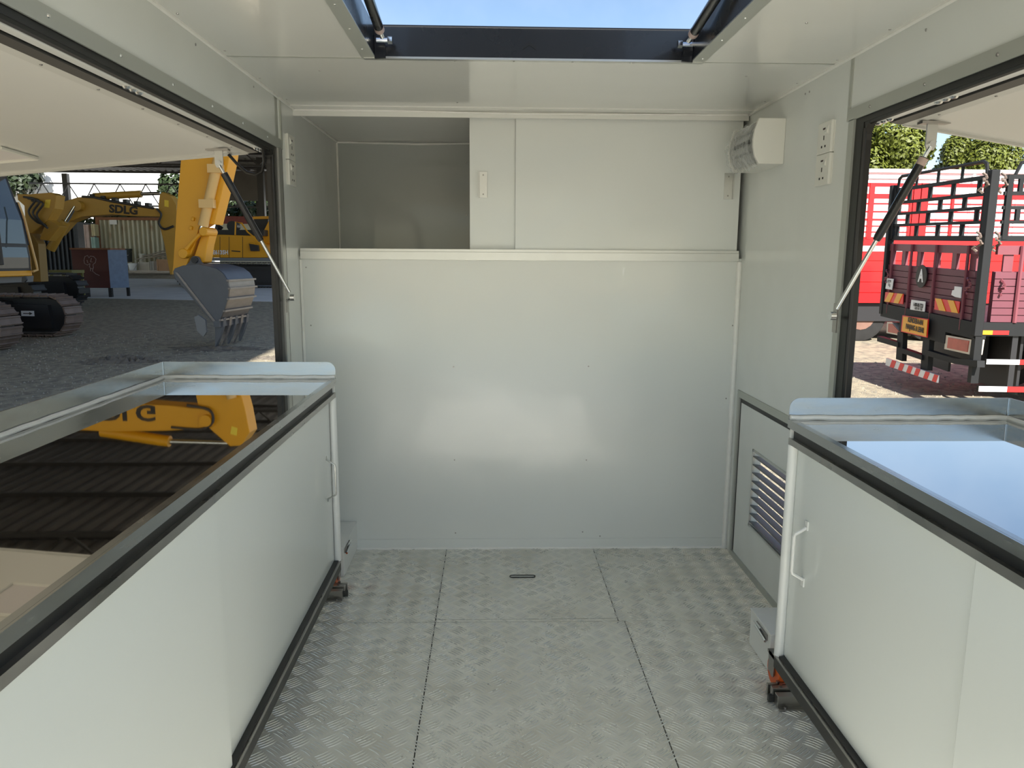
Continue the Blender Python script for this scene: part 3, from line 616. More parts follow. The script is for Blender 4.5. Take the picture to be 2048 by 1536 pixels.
# ------------------------------------------------------------------ trees
def tree(cx, cy, base, top, rx, ry, n, leaf, cols, label, blobs=16, trunk=True, zlo=None):
    t = thing('tree', label, 'tree', (cx, cy, base))
    LM = mat('leaf_'+cols[0], cols[1], 0.55, var=0.45, vscale=1.3, trans=0.0)
    mb = MB(); zlo = base+(top-base)*0.3 if zlo is None else zlo
    cs = []
    for i in range(blobs):
        a = random.uniform(0, 6.28); q = math.sqrt(random.random())
        cs.append((cx+rx*0.72*q*math.cos(a), cy+ry*0.72*q*math.sin(a), random.uniform(zlo+0.2*(top-zlo), top-0.22*(top-zlo)), random.uniform(0.30, 0.5)))
    R0 = (top-zlo)/2
    for i in range(n):
        c = random.choice(cs); v = Vector((random.gauss(0,1), random.gauss(0,1), random.gauss(0,1))).normalized()
        rr = random.uniform(0.75, 1.0)
        p = Vector((c[0]+v.x*rx*c[3]*rr, c[1]+v.y*ry*c[3]*rr, c[2]+v.z*R0*c[3]*1.25*rr))
        if p.z > top+0.2: continue
        nn = (v+Vector((random.uniform(-.7,.7), random.uniform(-.7,.7), random.uniform(-.2,.9)))).normalized()
        a = nn.orthogonal().normalized(); a = Matrix.Rotation(random.uniform(0, 6.28), 3, nn) @ a; b = nn.cross(a); s = leaf*random.uniform(0.6, 1.2)
        mb.add([p-a*s, p+b*s*0.5, p+a*s, p-b*s*0.5], ((0,1,2,3),))
    mb.build('foliage', LM, t, kind='stuff')
    if trunk: MB().tube([(cx, cy, base), (cx+0.1, cy, (base+zlo)/2), (cx, cy, (zlo+top)/2)], [0.28, 0.22, 0.08], 8).build('trunk', mat('bark', (0.12, 0.09, 0.06), 0.9, var=0.3), t, smooth=True)
tree(-35.5, 54.5, gz(54), 9.5, 4.2, 3.0, 6000, 0.28, ('dark', (0.02, 0.035, 0.012)), 'dark green tree hanging at the far left beyond the shed', zlo=5.4)
tree(W(348, 400, 53).x, 53, gz(53), 7.6, 1.0, 1.0, 1500, 0.25, ('palm', (0.025, 0.045, 0.012)), 'slim pale green palm-like tree beyond the shed behind the raised digger arm', zlo=3.4)  # leaf colour darkened so the sunlit crowns read as shaded
tree(-16.8, 53, gz(53), 5.9, 1.7, 1.5, 1800, 0.3, ('palm', (0.025, 0.045, 0.012)), 'small bushy tree beyond the shed to the right of the yellow arm', zlo=3.2)
# ------------------------------------------------------------------ containers and clutter at the back of the shed
CREAM = mat('cream_container', (0.60, 0.57, 0.44), 0.6, vscale=2.0, dirt=((0.33, 0.17, 0.08), 0.60, 0.78), detail=8, stretch=(1.5, 1.5, 0.5))
RUST = mat('rust', (0.27, 0.12, 0.06), 0.8, var=0.3)
def P2(px, py, Y): v = W(px, py, Y); return v.x, v.z
cY = 38.0; x0, zt = P2(198, 440, cY); x1, zb = P2(345, 541, cY)
ct = thing('shipping_container', 'weathered cream corrugated container at the back of the shed', 'container', (x0, cY, zb))
rows = [[], []]; nn = 15
for i in range(nn):
    for k, o in ((0.0, 0), (0.32, 0), (0.46, 0.16), (0.84, 0.16), (0.98, 0)):
        x = x0+(x1-x0)*(i+k)/nn; rows[0].append((x, cY+o, zb)); rows[1].append((x, cY+o, zt))
MB().sheet(rows).build('side_sheet', CREAM, ct)
MB().box((x0, cY-0.05, zt), (x1, cY+2.4, zt+0.14)).build('top_rail', RUST, ct)
MB().box((x0-0.16, cY-0.05, zb), (x0, cY+2.4, zt+0.14)).build('corner_post', RUST, ct)
MB().box((x0, cY+0.2, zb), (x1, cY+2.4, zt)).build('inner_wall', BLK, ct)
a, b = P2(220, 440, cY), P2(227, 449, cY); MB().box((a[0], cY-0.07, b[1]), (b[0]+0.2, cY-0.05, a[1])).build('name_plate', LABELW, ct)
def crate(name, p0, p1, Y, dp, col, label, cat, tone=None, group=None, slats=3):
    (xa, za), (xb, zb_) = P2(*p0, Y), P2(*p1, Y); lo, hi = min(za, zb_), max(za, zb_)
    t = thing(name, label, cat, ((xa+xb)/2, Y, lo), group)
    M_ = mat('paint_'+name+'_'+str(len(MATS)), col, 0.7, var=0.25, vscale=4)
    MB().box((xa+0.02, Y+0.02, lo), (xb-0.02, Y+dp, hi-0.01)).build('body', M_, t)
    for i in range(slats):
        z0 = lo+(hi-lo)*i/slats; MB().box((xa, Y, z0+0.01), (xb, Y+0.02, z0+(hi-lo)/slats-0.01)).build('board', M_, t)
    for x in (xa, xb-0.05): MB().box((x, Y-0.02, lo), (x+0.05, Y, hi)).build('batten', M_, t)
    return t
def pail(name, px, py0, py1, r, Y, col, label, cat, group=None):
    x, zt_ = P2(px, py0, Y); _, zb_ = P2(px, py1, Y)
    t = thing(name, label, cat, (x, Y, zb_), group); M_ = mat('paint_%s_%s' % (name, px), col, 0.5, var=0.15)
    MB().tube([(x, Y, zb_), (x, Y, zt_-0.06), (x, Y, zt_-0.06), (x, Y, zt_)], [r*0.86, r, r*1.06, r*1.06], 16).build('body', M_, t, smooth=True)
    MB().tube([(x, Y, zt_), (x, Y, zt_+0.015)], r*0.98, 16).build('lid', M_, t)
    MB().tube([(x-r*1.05, Y-0.02, zt_-0.08), (x-r*0.6, Y-r*0.9, zt_-0.3), (x+r*0.6, Y-r*0.9, zt_-0.3), (x+r*1.05, Y-0.02, zt_-0.08)], 0.008, 5).build('handle', BOLT, t)
pail('pail', 247, 528, 541, 0.20, 36, (0.75, 0.75, 0.72), 'leftmost of the two white pails before the cream container', 'pail', 'white pails')
pail('pail', 265, 527, 541, 0.19, 36, (0.78, 0.78, 0.76), 'right one of the two white pails before the cream container', 'pail', 'white pails')
pail('drum', 236, 508, 529, 0.20, 36.8, (0.03, 0.09, 0.30), 'small blue drum behind the white pails', 'drum')
pail('bin', 254, 498, 524, 0.22, 37.2, (0.03, 0.035, 0.03), 'black bin standing against the cream container', 'bin')
pail('canister', 283, 508, 536, 0.13, 37.4, (0.65, 0.63, 0.55), 'pale upright canister among the clutter by the container', 'canister')
crate('crate', (276, 524), (300, 541), 36.2, 0.6, (0.55, 0.50, 0.42), 'pale wooden crate right of the white pails', 'crate')
crate('crate', (300, 522), (309, 541), 36.0, 0.5, (0.42, 0.40, 0.36), 'narrow grey crate between two wider crates', 'crate')
crate('crate', (313, 518), (347, 542), 35.8, 0.8, (0.45, 0.26, 0.14), 'long brown wooden crate beside the digger bucket', 'crate')
pl = thing('plank_pile', 'untidy pile of scrap boards lying on the crates by the container', 'planks', W(290, 522, 36.6))
for i in range(9):
    a = W(270+7*i+random.uniform(-6, 6), 519-random.uniform(0, 9), 36.5+random.uniform(0, 0.6)); b_ = a+Vector((random.uniform(0.5, 1.3), 0.2, random.uniform(-0.1, 0.45)))
    MB().bar(a, b_, 0.16, 0.04).build('board', mat('grey_board', (0.35, 0.30, 0.24), 0.8, var=0.3), pl)
crate('panel_stack', (167, 449), (181, 500), 37.5, 0.5, (0.62, 0.47, 0.42), 'pinkish stack of boards left of the cream container', 'boards', slats=5)
crate('panel_stack', (182, 448), (191, 472), 37.4, 0.4, (0.66, 0.58, 0.36), 'yellowish board stack at the corner of the cream container', 'boards', slats=2)
crate('panel_stack', (182, 474), (192, 500), 37.3, 0.4, (0.36, 0.52, 0.46), 'pale green boards below the yellowish stack', 'boards', slats=2)
(xa, zt), (xb, zb) = P2(-40, 447, 41), P2(163, 545, 41)
dc_ = thing('shipping_container', 'dark blue-grey corrugated container in the shade behind the folded digger arm', 'container', (xa, 41, zb))
DKC = mat('dark_container', (0.035, 0.042, 0.05), 0.6, var=0.3)
rows = [[], []]
for i in range(22):
    for k, o in ((0.0, 0), (0.35, 0), (0.48, 0.12), (0.86, 0.12)):
        x = xa+(xb-xa)*(i+k)/22; rows[0].append((x, 41+o, zb)); rows[1].append((x, 41+o, zt))
MB().sheet(rows).build('side_sheet', DKC, dc_)
MB().box((xa, 40.96, zt), (xb, 43.4, zt+0.12)).build('top_rail', DKC, dc_)
MB().box((xb-0.12, 40.96, zb), (xb, 43.4, zt)).build('corner_post', DKC, dc_)
sx = W(262, 440, 46).x
tree(sx, 46, gz(46), 4.1, 3.4, 0.8, 3500, 0.2, ('shrub', (0.03, 0.05, 0.015)), 'dark low shrubs showing over the top of the cream container', zlo=2.2)
# red tool locker
lY = 24.0; (xa, zt), (xb, zb) = P2(142, 499, lY), P2(221, 576, lY)
lk = thing('tool_locker', 'dark red steel locker on legs with chalk doodle and blue side', 'locker', ((xa+xb)/2, lY, gz(lY)))
REDL = mat('dark_red_paint', (0.085, 0.018, 0.016), 0.55, var=0.3, vscale=3); BLUL = mat('blue_grey_paint', (0.14, 0.20, 0.30), 0.5, var=0.3)
MB().box((xa, lY, zb), (xb, lY+0.9, zt)).build('body', REDL, lk)
MB().prism([(xb+0.003, lY, zb), (xb+0.35, lY+0.5, zb), (xb+0.35, lY+0.5, zt), (xb+0.003, lY, zt)], (-0.3, 0.42, 0)).build('side_panel', BLUL, lk, label='blue grey side')
MB().box((xa-0.03, lY-0.03, zt), (xb+0.1, lY+0.95, zt+0.05)).build('top_edge', RUST, lk)
for x in (xa+0.3, xb-0.1): MB().box((x, lY+0.05, gz(lY)), (x+0.1, lY+0.15, zb)).build('leg', BLK, lk)
MB().box((xb+0.25, lY+0.5, gz(lY)), (xb+0.33, lY+0.58, zb)).build('leg', BLK, lk)
ch = MB()
for stroke in ([(168, 520), (170, 513), (175, 511), (178, 516), (181, 512), (187, 513), (192, 518), (191, 525), (186, 529)], [(168, 520), (169, 527), (175, 530), (180, 527)], [(180, 527), (179, 534), (183, 538), (187, 536), (186, 529)], [(181, 536), (181, 542), (185, 543), (186, 537)], [(174, 520), (176, 526)], [(183, 516), (181, 524), (185, 524)], [(186, 543), (192, 548), (199, 551)]):
    ch.tube([hit(x, y, (0, lY-0.006, 0), Vector((0,1,0))) for x, y in stroke], 0.012, 5)
ch.build('chalk_doodle', mat('chalk_pink', (0.35, 0.25, 0.24), 0.9), lk, smooth=True)
# work table
tY = 22.5; tb = thing('work_table', 'small greenish steel work table left of the red locker', 'table', W(121, 560, tY)); GRT = mat('olive_paint', (0.20, 0.19, 0.06), 0.6, var=0.3)
(xa, zt), (xb, _) = P2(97, 540, tY), P2(143, 540, tY)
MB().box((xa, tY, zt-0.09), (xb, tY+0.7, zt)).build('table_top', GRT, tb)
for x in (xa+0.02, xb-0.08):
    for y in (tY+0.02, tY+0.62): MB().box((x, y, gz(y)), (x+0.06, y+0.06, zt-0.09)).build('leg', GRT, tb)
MB().box((xa, tY+0.02, gz(tY)+0.35), (xb, tY+0.66, gz(tY)+0.4)).build('lower_shelf', GRT, tb)

# ------------------------------------------------------------------ excavators
class Frame:                                                    # local frame: x ahead, y across (away), z up
    def __init__(s, p, deg):
        a = math.radians(deg); s.o = Vector(p); s.x = Vector((math.cos(a), math.sin(a), 0)); s.y = Vector((-math.sin(a), math.cos(a), 0)); s.z = Vector((0,0,1))
    def P(s, px, py, yo=0.0): return hit(px, py, s.o+s.y*yo, s.y)
    def loc(s, x, y, z): return s.o+s.x*x+s.y*y+s.z*z
def curve(pts, n=5):                                             # smooth open curve through the points
    pts = [Vector(p) for p in pts]; e = [2*pts[0]-pts[1]]+pts+[2*pts[-1]-pts[-2]]; out = []
    for i in range(1, len(e)-2):
        p0, p1, p2, p3 = e[i-1:i+3]
        for k in range(n):
            t = k/n; out.append(0.5*((2*p1)+(p2-p0)*t+(2*p0-5*p1+4*p2-p3)*t*t+(3*p1-p0-3*p2+p3)*t**3))
    return out+[pts[-1]]
def plate(F, pix, y0, y1): return MB().prism([F.P(px, py, y0) for px, py in pix], F.y*(y1-y0))
def cyl(F, a, b, ya, r): return MB().tube([F.P(*a, ya), F.P(*b, ya)], r, 12)
def pinc(F, p, y0, y1, r, n=14): c = F.P(*p, y0); return MB().tube([c, c+F.y*(y1-y0)], r, n)
def smooth_pts(pts, n=4):
    out = []
    for i in range(len(pts)):
        p0, p1, p2, p3 = pts[i-1], pts[i], pts[(i+1) % len(pts)], pts[(i+2) % len(pts)]
        for k in range(n):
            t = k/n; out.append(tuple(0.5*((2*b)+(c-a)*t+(2*a-5*b+4*c-d)*t*t+(3*b-a-3*c+d)*t**3) for a, b, c, d in zip(p0, p1, p2, p3)))
    return out
def track(parent, c, ax, ay, length, h, wd, shoe_m, n=44, lab=False):
    # a crawler: c = ground point in the middle of the belt
    r = h/2-0.03; L = length/2-r; per = 4*L+2*math.pi*r
    up = Vector((0,0,1)); mid = c+up*(h/2)
    oval = [mid+ax*(L+0.86*r*math.sin(t))+up*(0.86*r*math.cos(t)) for t in [math.pi*i/10 for i in range(11)]] + [mid-ax*(L+0.86*r*math.sin(t))-up*(0.86*r*math.cos(t)) for t in [math.pi*i/10 for i in range(11)]]
    f = MB().prism([p-ay*(wd*0.30) for p in oval], ay*(wd*0.60)).build('track', BLK, parent)
    fr = MB().prism([mid+ax*a-ay*(wd*0.42)+up*b for a, b in ((-L*0.9, -0.2), (L*0.45, -0.2), (L*0.45, 0.16), (-L*0.9, 0.16))], ay*wd*0.3).build('track_guard', BLK, f)
    MB().prism([mid+ax*a-ay*(wd*0.45)+up*b for a, b in ((L*0.42, -0.26), (L*1.05, -0.24), (L*1.02, 0.2), (L*0.42, 0.22))], ay*wd*0.3).build('track_guard', BLK, f)
    sb = MB().box((-0.075, -wd/2, -0.014), (0.075, wd/2, 0.012)).box((0.045, -wd/2, 0.012), (0.065, wd/2, 0.035)).box((-0.06, -wd/2, 0.012), (-0.045, wd/2, 0.028))
    me = sb.mesh('track_shoe', shoe_m)
    for i in range(n):
        s = per*i/n
        if s < 2*L: p = mid+ax*(-L+s)+up*r; nrm = up; tn = ax
        elif s < 2*L+math.pi*r: t = (s-2*L)/r; p = mid+ax*(L+r*math.sin(t))+up*(r*math.cos(t)); nrm = ax*math.sin(t)+up*math.cos(t); tn = ax*math.cos(t)-up*math.sin(t)
        elif s < 4*L+math.pi*r: p = mid+ax*(L-(s-2*L-math.pi*r))-up*r; nrm = -up; tn = -ax
        else: t = (s-4*L-math.pi*r)/r; p = mid-ax*(L+r*math.sin(t))-up*(r*math.cos(t)); nrm = -ax*math.sin(t)-up*math.cos(t); tn = -ax*math.cos(t)+up*math.sin(t)
        o = bpy.data.objects.new('track_shoe', me); C.objects.link(o); o.parent = f
        m4 = Matrix((tn, nrm.cross(tn), nrm)).transposed().to_4x4(); m4.translation = p
        o.matrix_parent_inverse = wm(f).inverted(); o.matrix_basis = m4
    return f, mid, L
# --- the near digger
eY = 13.3
o = W(388, 520, eY); FA = Frame(o, -6)
ea = thing('excavator', 'nearest yellow digger, its arm hanging down with a big dark grey bucket on the gravel', 'excavator', (o.x-4.6, eY+0.5, gz(eY)))
# bucket
bw0, bw1 = -0.55, 0.50
side = [(346, 543), (349, 537), (366, 531), (377, 530), (396, 528), (415, 532), (433, 537), (446, 547), (455, 561), (458, 577), (456, 598), (448, 622), (440, 640), (434, 650), (428, 646), (405, 622), (378, 588), (350, 557)]
bk = thing_b = MB()
bucket = plate(FA, side, bw0, bw0+0.04).build('bucket', GREYB, ea, bevel=0.006)
plate(FA, side, bw1-0.04, bw1).build('bucket_side', GREYB, bucket)
shell = [(396, 528), (415, 532), (433, 537), (446, 547), (455, 561), (458, 577), (456, 598), (448, 622), (440, 640), (434, 650)]
shell_m = []
rows = [[FA.P(px, py, bw0)+FA.y*(bw0*0+dy) for px, py in shell] for dy in (0.0, bw1-bw0)]
inner = [[p-FA.x*0.03 for p in r] for r in rows]
def shell_piece(i0, i1, m_, nm):
    mb = MB(); mb.sheet([rows[0][i0:i1+1], rows[1][i0:i1+1]]); mb.sheet([inner[0][i0:i1+1], inner[1][i0:i1+1]]); return mb.build(nm, m_, bucket, smooth=True)
shell_piece(0, 4, GREYB, 'shell_top'); shell_piece(4, 9, GREYW, 'shell_back')
for i in (4, 5, 6, 7, 8):
    MB().bar(rows[0][i]-FA.y*0.02+FA.x*0.012, rows[1][i]+FA.y*0.02+FA.x*0.012, 0.045, 0.03).build('wear_strip', GREYW, bucket)
MB().prism([FA.P(351, 545, bw0)-FA.y*0.012, FA.P(356, 545, bw0)-FA.y*0.012, FA.P(434, 645, bw0)-FA.y*0.012, FA.P(432, 650, bw0)-FA.y*0.012], FA.y*0.012).build('edge_weld', GREYW, bucket)
lip0, lip1 = FA.P(434, 648, bw0), FA.P(434, 648, bw0)+FA.y*(bw1-bw0)
MB().bar(lip0-FA.y*0.02, lip1+FA.y*0.02, 0.10, 0.10).build('lip', GREYB, bucket)
for i in range(5):
    b0 = lip0+(lip1-lip0)*((i+0.25)/4.6)
    pr = [(-0.07, 0.10), (0.10, 0.10), (0.075, -0.05), (0.0, -0.24), (-0.085, -0.40), (-0.07, -0.2)]
    MB().prism([b0+FA.x*x+FA.z*z for x, z in pr], FA.y*0.085).build('bucket_tooth', GREYW if i % 2 else GREYB, bucket)
for yy in (bw0-0.03, bw1):
    MB().prism([FA.P(390, 634, bw0)+FA.y*(yy-bw0), FA.P(398, 630, bw0)+FA.y*(yy-bw0), FA.P(412, 640, bw0)+FA.y*(yy-bw0), FA.P(414, 664, bw0)+FA.y*(yy-bw0), FA.P(408, 673, bw0)+FA.y*(yy-bw0), FA.P(396, 662, bw0)+FA.y*(yy-bw0)], FA.y*0.05).build('side_cutter', GREYS, bucket)
for yy in (-0.22, 0.14):
    plate(FA, smooth_pts([(372, 534), (379, 524), (383, 515), (389, 512), (396, 515), (400, 524), (410, 531), (418, 534)], 3), yy, yy+0.07).build('bucket_ear', GREYB, bucket)
pinc(FA, (388, 520), -0.26, 0.26, 0.055).build('pivot_pin', BLK, bucket)
# arm
arm_out = [(361, 324), (420, 228), (430, 215), (447, 212), (463, 240), (459, 322), (446, 380), (430, 449), (417, 447), (402, 450), (395, 470), (385, 505), (373, 535), (357, 552), (345, 545), (352, 430)]
arm_out = [(361, 324), (366, 262), (392, 236), (421, 208), (445, 210), (466, 240), (462, 290), (457, 324), (443, 388), (428, 449), (412, 447), (398, 455), (388, 492), (372, 534), (358, 553), (345, 546), (352, 430)]
arm = plate(FA, arm_out, -0.17, 0.17).build('arm', YEL, ea, bevel=0.012)
for a in ((383, 437), (379, 455)): plate(FA, [(a[0], a[1]-4), (a[0]+5, a[1]-2), (a[0]+4, a[1]+5), (a[0]-2, a[1]+4)], -0.21, -0.17).build('stop_block', YEL, arm, bevel=0.01)
pinc(FA, (373, 266), -0.30, 0.30, 0.11).build('elbow_pin', YEL, arm)
plate(FA, [(424, 236), (437, 232), (441, 250), (429, 254)], -0.176, -0.17).build('warning_label', LABELY, arm, label='yellow warning label')
cyl(FA, (437, 318), (406, 452), -0.22, 0.085).build('bucket_cylinder', TANC, ea, smooth=True, label='tan hydraulic cylinder')
for q in ((433, 338), (416, 408)): 
    c_ = FA.P(*q, -0.22); MB().box(c_-Vector((0.12, 0.1, 0.07)), c_+Vector((0.12, 0.1, 0.07))).build('cylinder_band', TANC, ea)
cyl(FA, (406, 452), (403, 462), -0.22, 0.05).build('cylinder_rod', CHROME, ea, smooth=True)
cyl(FA, (448, 330), (428, 436), -0.13, 0.022).build('hydraulic_pipe', YEL, ea, smooth=True)
lk_ = smooth_pts([(361, 500), (366, 499), (380, 484), (397, 466), (400, 457), (406, 455), (412, 458), (412, 466), (406, 471), (400, 471), (385, 486), (373, 503), (371, 513), (364, 515), (358, 510)], 3)
plate(FA, lk_, -0.26, -0.19).build('link_arm', YEL, ea, bevel=0.008)
pinc(FA, (365, 507), -0.29, -0.15, 0.085).build('link_pin', YEL, ea, bevel=0.01)
pinc(FA, (406, 463), -0.29, 0.1, 0.075).build('link_pin', YEL, ea, bevel=0.01)
plate(FA, [(403, 468), (420, 466), (414, 490), (409, 524), (400, 527), (388, 513)], -0.14, 0.14).build('bucket_link', YEL, ea, bevel=0.015)
# boom above, out of direct sight but mirrored in the counter
boom = plate(FA, smooth_pts([(384, 288), (350, 294), (260, 301), (170, 306), (100, 318), (30, 324), (-60, 336), (-170, 480), (-215, 450), (-120, 300), (10, 250), (150, 238), (260, 240), (350, 246), (388, 254)], 3), -0.21, 0.21).build('boom', YEL, ea, bevel=0.01)
p_ = FA.P(198, 283, -0.215)
text('SDLG', 'lettering', 0.40, p_, FA.x, (0,0,1), LETTER, boom, bold=0.012, xs=1.35)
cyl(FA, (150, 236), (292, 216), 0, 0.10).build('arm_cylinder', YEL, ea, smooth=True); cyl(FA, (292, 216), (424, 214), 0, 0.05).build('cylinder_rod', CHROME, ea, smooth=True)
MB().tube(curve([FA.P(300, 250, -0.23), FA.P(360, 246, -0.23), FA.P(385, 258, -0.25), FA.P(392, 275, -0.25), FA.P(384, 292, -0.24), FA.P(340, 300, -0.23)]), 0.025, 6).build('hydraulic_hose', HOSE, ea, smooth=True)
# cab and house
cab = plate(FA, [(-60, 335), (8, 335), (30, 395), (48, 440), (63, 520), (65, 547), (66, 552), (-60, 554)], -0.35, -1.35).build('cab', YEL, ea, bevel=0.02)
def front_pane(pix, a, b, out, m_, nm, parent):
    mb = MB(); far = [FA.P(px, py, -0.35)+FA.x*out for px, py in pix]
    mb.sheet([[p-FA.y*a for p in far], [p-FA.y*b for p in far]]); mb.sheet([[p-FA.y*a-FA.x*0.03 for p in far], [p-FA.y*b-FA.x*0.03 for p in far]]); mb.build(nm, m_, parent)
front_pane([(12, 345), (30, 395), (48, 440), (62, 515), (64, 541)], 0.03, 0.97, 0.010, BLK, 'window_frame', cab)
front_pane([(14, 352), (30, 396), (48, 441), (57, 488)], 0.09, 0.91, 0.022, GLASS, 'window_pane', cab)
front_pane([(58, 495), (62, 515), (63, 536)], 0.09, 0.91, 0.022, GLASS, 'window_pane', cab)
plate(FA, [(-110, 350), (-40, 350), (-22, 400), (-5, 440), (6, 530), (-110, 535)], -1.375, -1.345).build('window_frame', BLK, cab, bevel=0.01)
plate(FA, [(-105, 356), (-44, 356), (-28, 402), (-12, 442), (-2, 522), (-105, 528)], -1.385, -1.37).build('window_pane', GLASS, cab)
MB().tube([FA.P(36, 405, -0.3), FA.P(48, 435, -0.3), FA.P(60, 480, -0.3), FA.P(73, 530, -0.3), FA.P(75, 540, -0.3), FA.P(66, 543, -0.4)], 0.02, 8).build('handrail', TANC, ea, smooth=True)
MB().tube([FA.P(20, 405, -0.55)+FA.x*0.12, FA.P(34, 440, -0.6)+FA.x*0.1, FA.P(48, 490, -0.65)+FA.x*0.08], 0.012, 6).build('wiper', BLK, cab, smooth=True)
plate(FA, [(-60, 553), (63, 549), (68, 552), (67, 564), (8, 570), (-60, 570)], -0.2, -1.4).build('deck_skirt', GREYS, ea, bevel=0.01, label='grey skirt under the cab')
plate(FA, [(44, 553), (50, 552), (53, 560), (48, 565), (43, 563)], -1.43, -1.4).build('skirt_slot', BLK, ea)
plate(FA, [(-520, 420), (-30, 420), (-30, 556), (-520, 556)], 1.2, -1.2).build('engine_house', YEL, ea, bevel=0.03)
c0 = FA.loc(-4.95, 0, 0); gzc = gz(eY+0.4)
MB().tube([Vector((c0.x, c0.y, gzc+0.55)), Vector((c0.x, c0.y, gzc+1.05))], 0.55, 20).build('slew_ring', BLK, ea)
MB().prism([Vector((c0.x, c0.y, gzc+0.3))+FA.x*a+FA.y*b for a, b in ((-0.9, -0.9), (0.9, -0.9), (0.9, 0.9), (-0.9, 0.9))], (0, 0, 0.4)).build('undercarriage', BLK, ea)
for yo, fx in ((-0.95, -2.75), (0.95, -2.95)):
    c = FA.loc(fx-1.65, yo, 0); c.z = gz(c.y)
    f, mid, L = track(ea, c, FA.x, FA.y, 3.3, 0.80, 0.5, SHOE)
    if yo > 0:
        p0 = mid+FA.x*(L*0.70)-FA.y*0.235+Vector((0,0,0.04))
        lab_ = MB().prism([p0+FA.x*a+Vector((0,0,b)) for a, b in ((-0.13, -0.05), (0.13, -0.05), (0.13, 0.05), (-0.13, 0.05))], FA.y*0.004).build('arrow_label', LABELW, f, label='white sticker with an arrow')
        q0 = p0-FA.y*0.003
        MB().prism([q0+FA.x*a+Vector((0,0,b)) for a, b in ((-0.09, -0.008), (0.04, -0.008), (0.03, -0.03), (0.10, 0), (0.03, 0.03), (0.04, 0.008), (-0.09, 0.008))], FA.y*0.002).build('arrow', LETTER, f)
# --- the second digger with the lettered boom
bY = 20.0; FB = Frame(W(355, 420, bY), 0)
eb = thing('excavator', 'second digger further back with black lettering along its arched boom', 'excavator', (W(60, 540, bY).x, bY, gz(bY)))
q = lambda L: [(x/3.413, 300+y/3.413) for x, y in L]
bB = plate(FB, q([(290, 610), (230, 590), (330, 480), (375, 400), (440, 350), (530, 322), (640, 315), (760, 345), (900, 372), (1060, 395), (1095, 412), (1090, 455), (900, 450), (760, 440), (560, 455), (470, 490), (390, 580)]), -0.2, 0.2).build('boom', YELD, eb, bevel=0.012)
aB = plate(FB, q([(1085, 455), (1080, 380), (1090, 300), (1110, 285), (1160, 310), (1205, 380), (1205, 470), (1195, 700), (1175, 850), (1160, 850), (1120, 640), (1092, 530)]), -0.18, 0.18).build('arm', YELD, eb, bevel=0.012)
plate(FB, q([(1122, 340), (1150, 345), (1150, 390), (1122, 385)]), -0.19, -0.18).build('warning_label', LABELY, aB, label='yellow warning label')
cyl(FB, q([(640, 318)])[0], q([(965, 300)])[0], 0, 0.09).build('arm_cylinder', YELD, eb, smooth=True); cyl(FB, q([(965, 300)])[0], q([(1095, 296)])[0], 0, 0.045).build('cylinder_rod', BOLT, eb, smooth=True)
for yo in (-0.32, 0.32):
    cyl(FB, q([(515, 385)])[0], q([(450, 490)])[0], yo, 0.05).build('cylinder_rod', CHROME, eb, smooth=True)
    cyl(FB, q([(450, 490)])[0], q([(345, 680)])[0], yo, 0.11).build('boom_cylinder', YELD, eb, smooth=True)
pinc(FB, q([(520, 380)])[0], -0.36, 0.36, 0.13).build('pivot_pin', YELD, eb)
for k in range(6):
    p = FB.P(*q([(640+75*k, 335+12*k)])[0], -0.05); MB().box(p-Vector((0.05, 0.1, 0.0)), p+Vector((0.05, 0.1, 0.12))).build('pipe_clamp', BLK, eb)
MB().tube([FB.P(*q([(560, 318)])[0], -0.22), FB.P(*q([(640, 322)])[0], -0.22), FB.P(*q([(760, 350)])[0], -0.22), FB.P(*q([(1050, 398)])[0], -0.22)], 0.03, 6).build('hydraulic_pipe', BLK, eb, smooth=True)
MB().tube(curve([FB.P(*q([(1070, 400)])[0], -0.25), FB.P(*q([(1100, 440)])[0], -0.27), FB.P(*q([(1085, 500)])[0], -0.25), FB.P(*q([(1120, 540)])[0], -0.24), FB.P(*q([(1185, 520)])[0], -0.22)]), 0.03, 6).build('hydraulic_hose', HOSE, eb, smooth=True)
text('SDLG', 'lettering', 0.27, FB.P(*q([(843, 410)])[0], -0.205), FB.x+Vector((0,0,-0.075)), (0,0,1), LETTER, bB, bold=0.012, xs=1.1)
plate(FB, q([(60, 610), (300, 610), (310, 665), (60, 675)]), 1.0, -1.0).build('deck', YELD, eb, bevel=0.02)
plate(FB, q([(-500, 330), (100, 330), (100, 690), (-500, 690)]), 1.2, -1.2).build('engine_house', YELD, eb, bevel=0.03)
for yo in (-1.0, 1.0):
    c = W(-20, 560, bY)+FB.y*yo; c.z = gz(c.y); track(eb, c, FB.x, FB.y, 3.7, 0.9, 0.55, BLK, n=40)
# --- a third digger: only its folded arm shows between the two
FD = Frame(W(80, 440, 17.5), 0)
ed = thing('excavator', 'folded digger arm with hoses and yellow label right behind the near cab', 'excavator', W(70, 470, 17.5))
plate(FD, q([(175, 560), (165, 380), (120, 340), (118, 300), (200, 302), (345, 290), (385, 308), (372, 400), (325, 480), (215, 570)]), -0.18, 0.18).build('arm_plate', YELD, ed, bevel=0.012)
plate(FD, q([(310, 340), (345, 338), (335, 395), (302, 392)]), -0.19, -0.18).build('warning_label', LABELY, ed, label='yellow warning label')
for dx, dy in ((0, 0), (25, 15), (-30, -10)):
    MB().tube(curve([FD.P(*q([(190+dx, 330+dy)])[0], -0.24), FD.P(*q([(270+dx, 350+dy)])[0], -0.27), FD.P(*q([(225+dx, 430+dy)])[0], -0.27), FD.P(*q([(280+dx, 500+dy)])[0], -0.25), FD.P(*q([(320+dx*0.3, 520+dy)])[0], -0.22)]), 0.022, 6).build('hydraulic_hose', HOSE, ed, smooth=True)
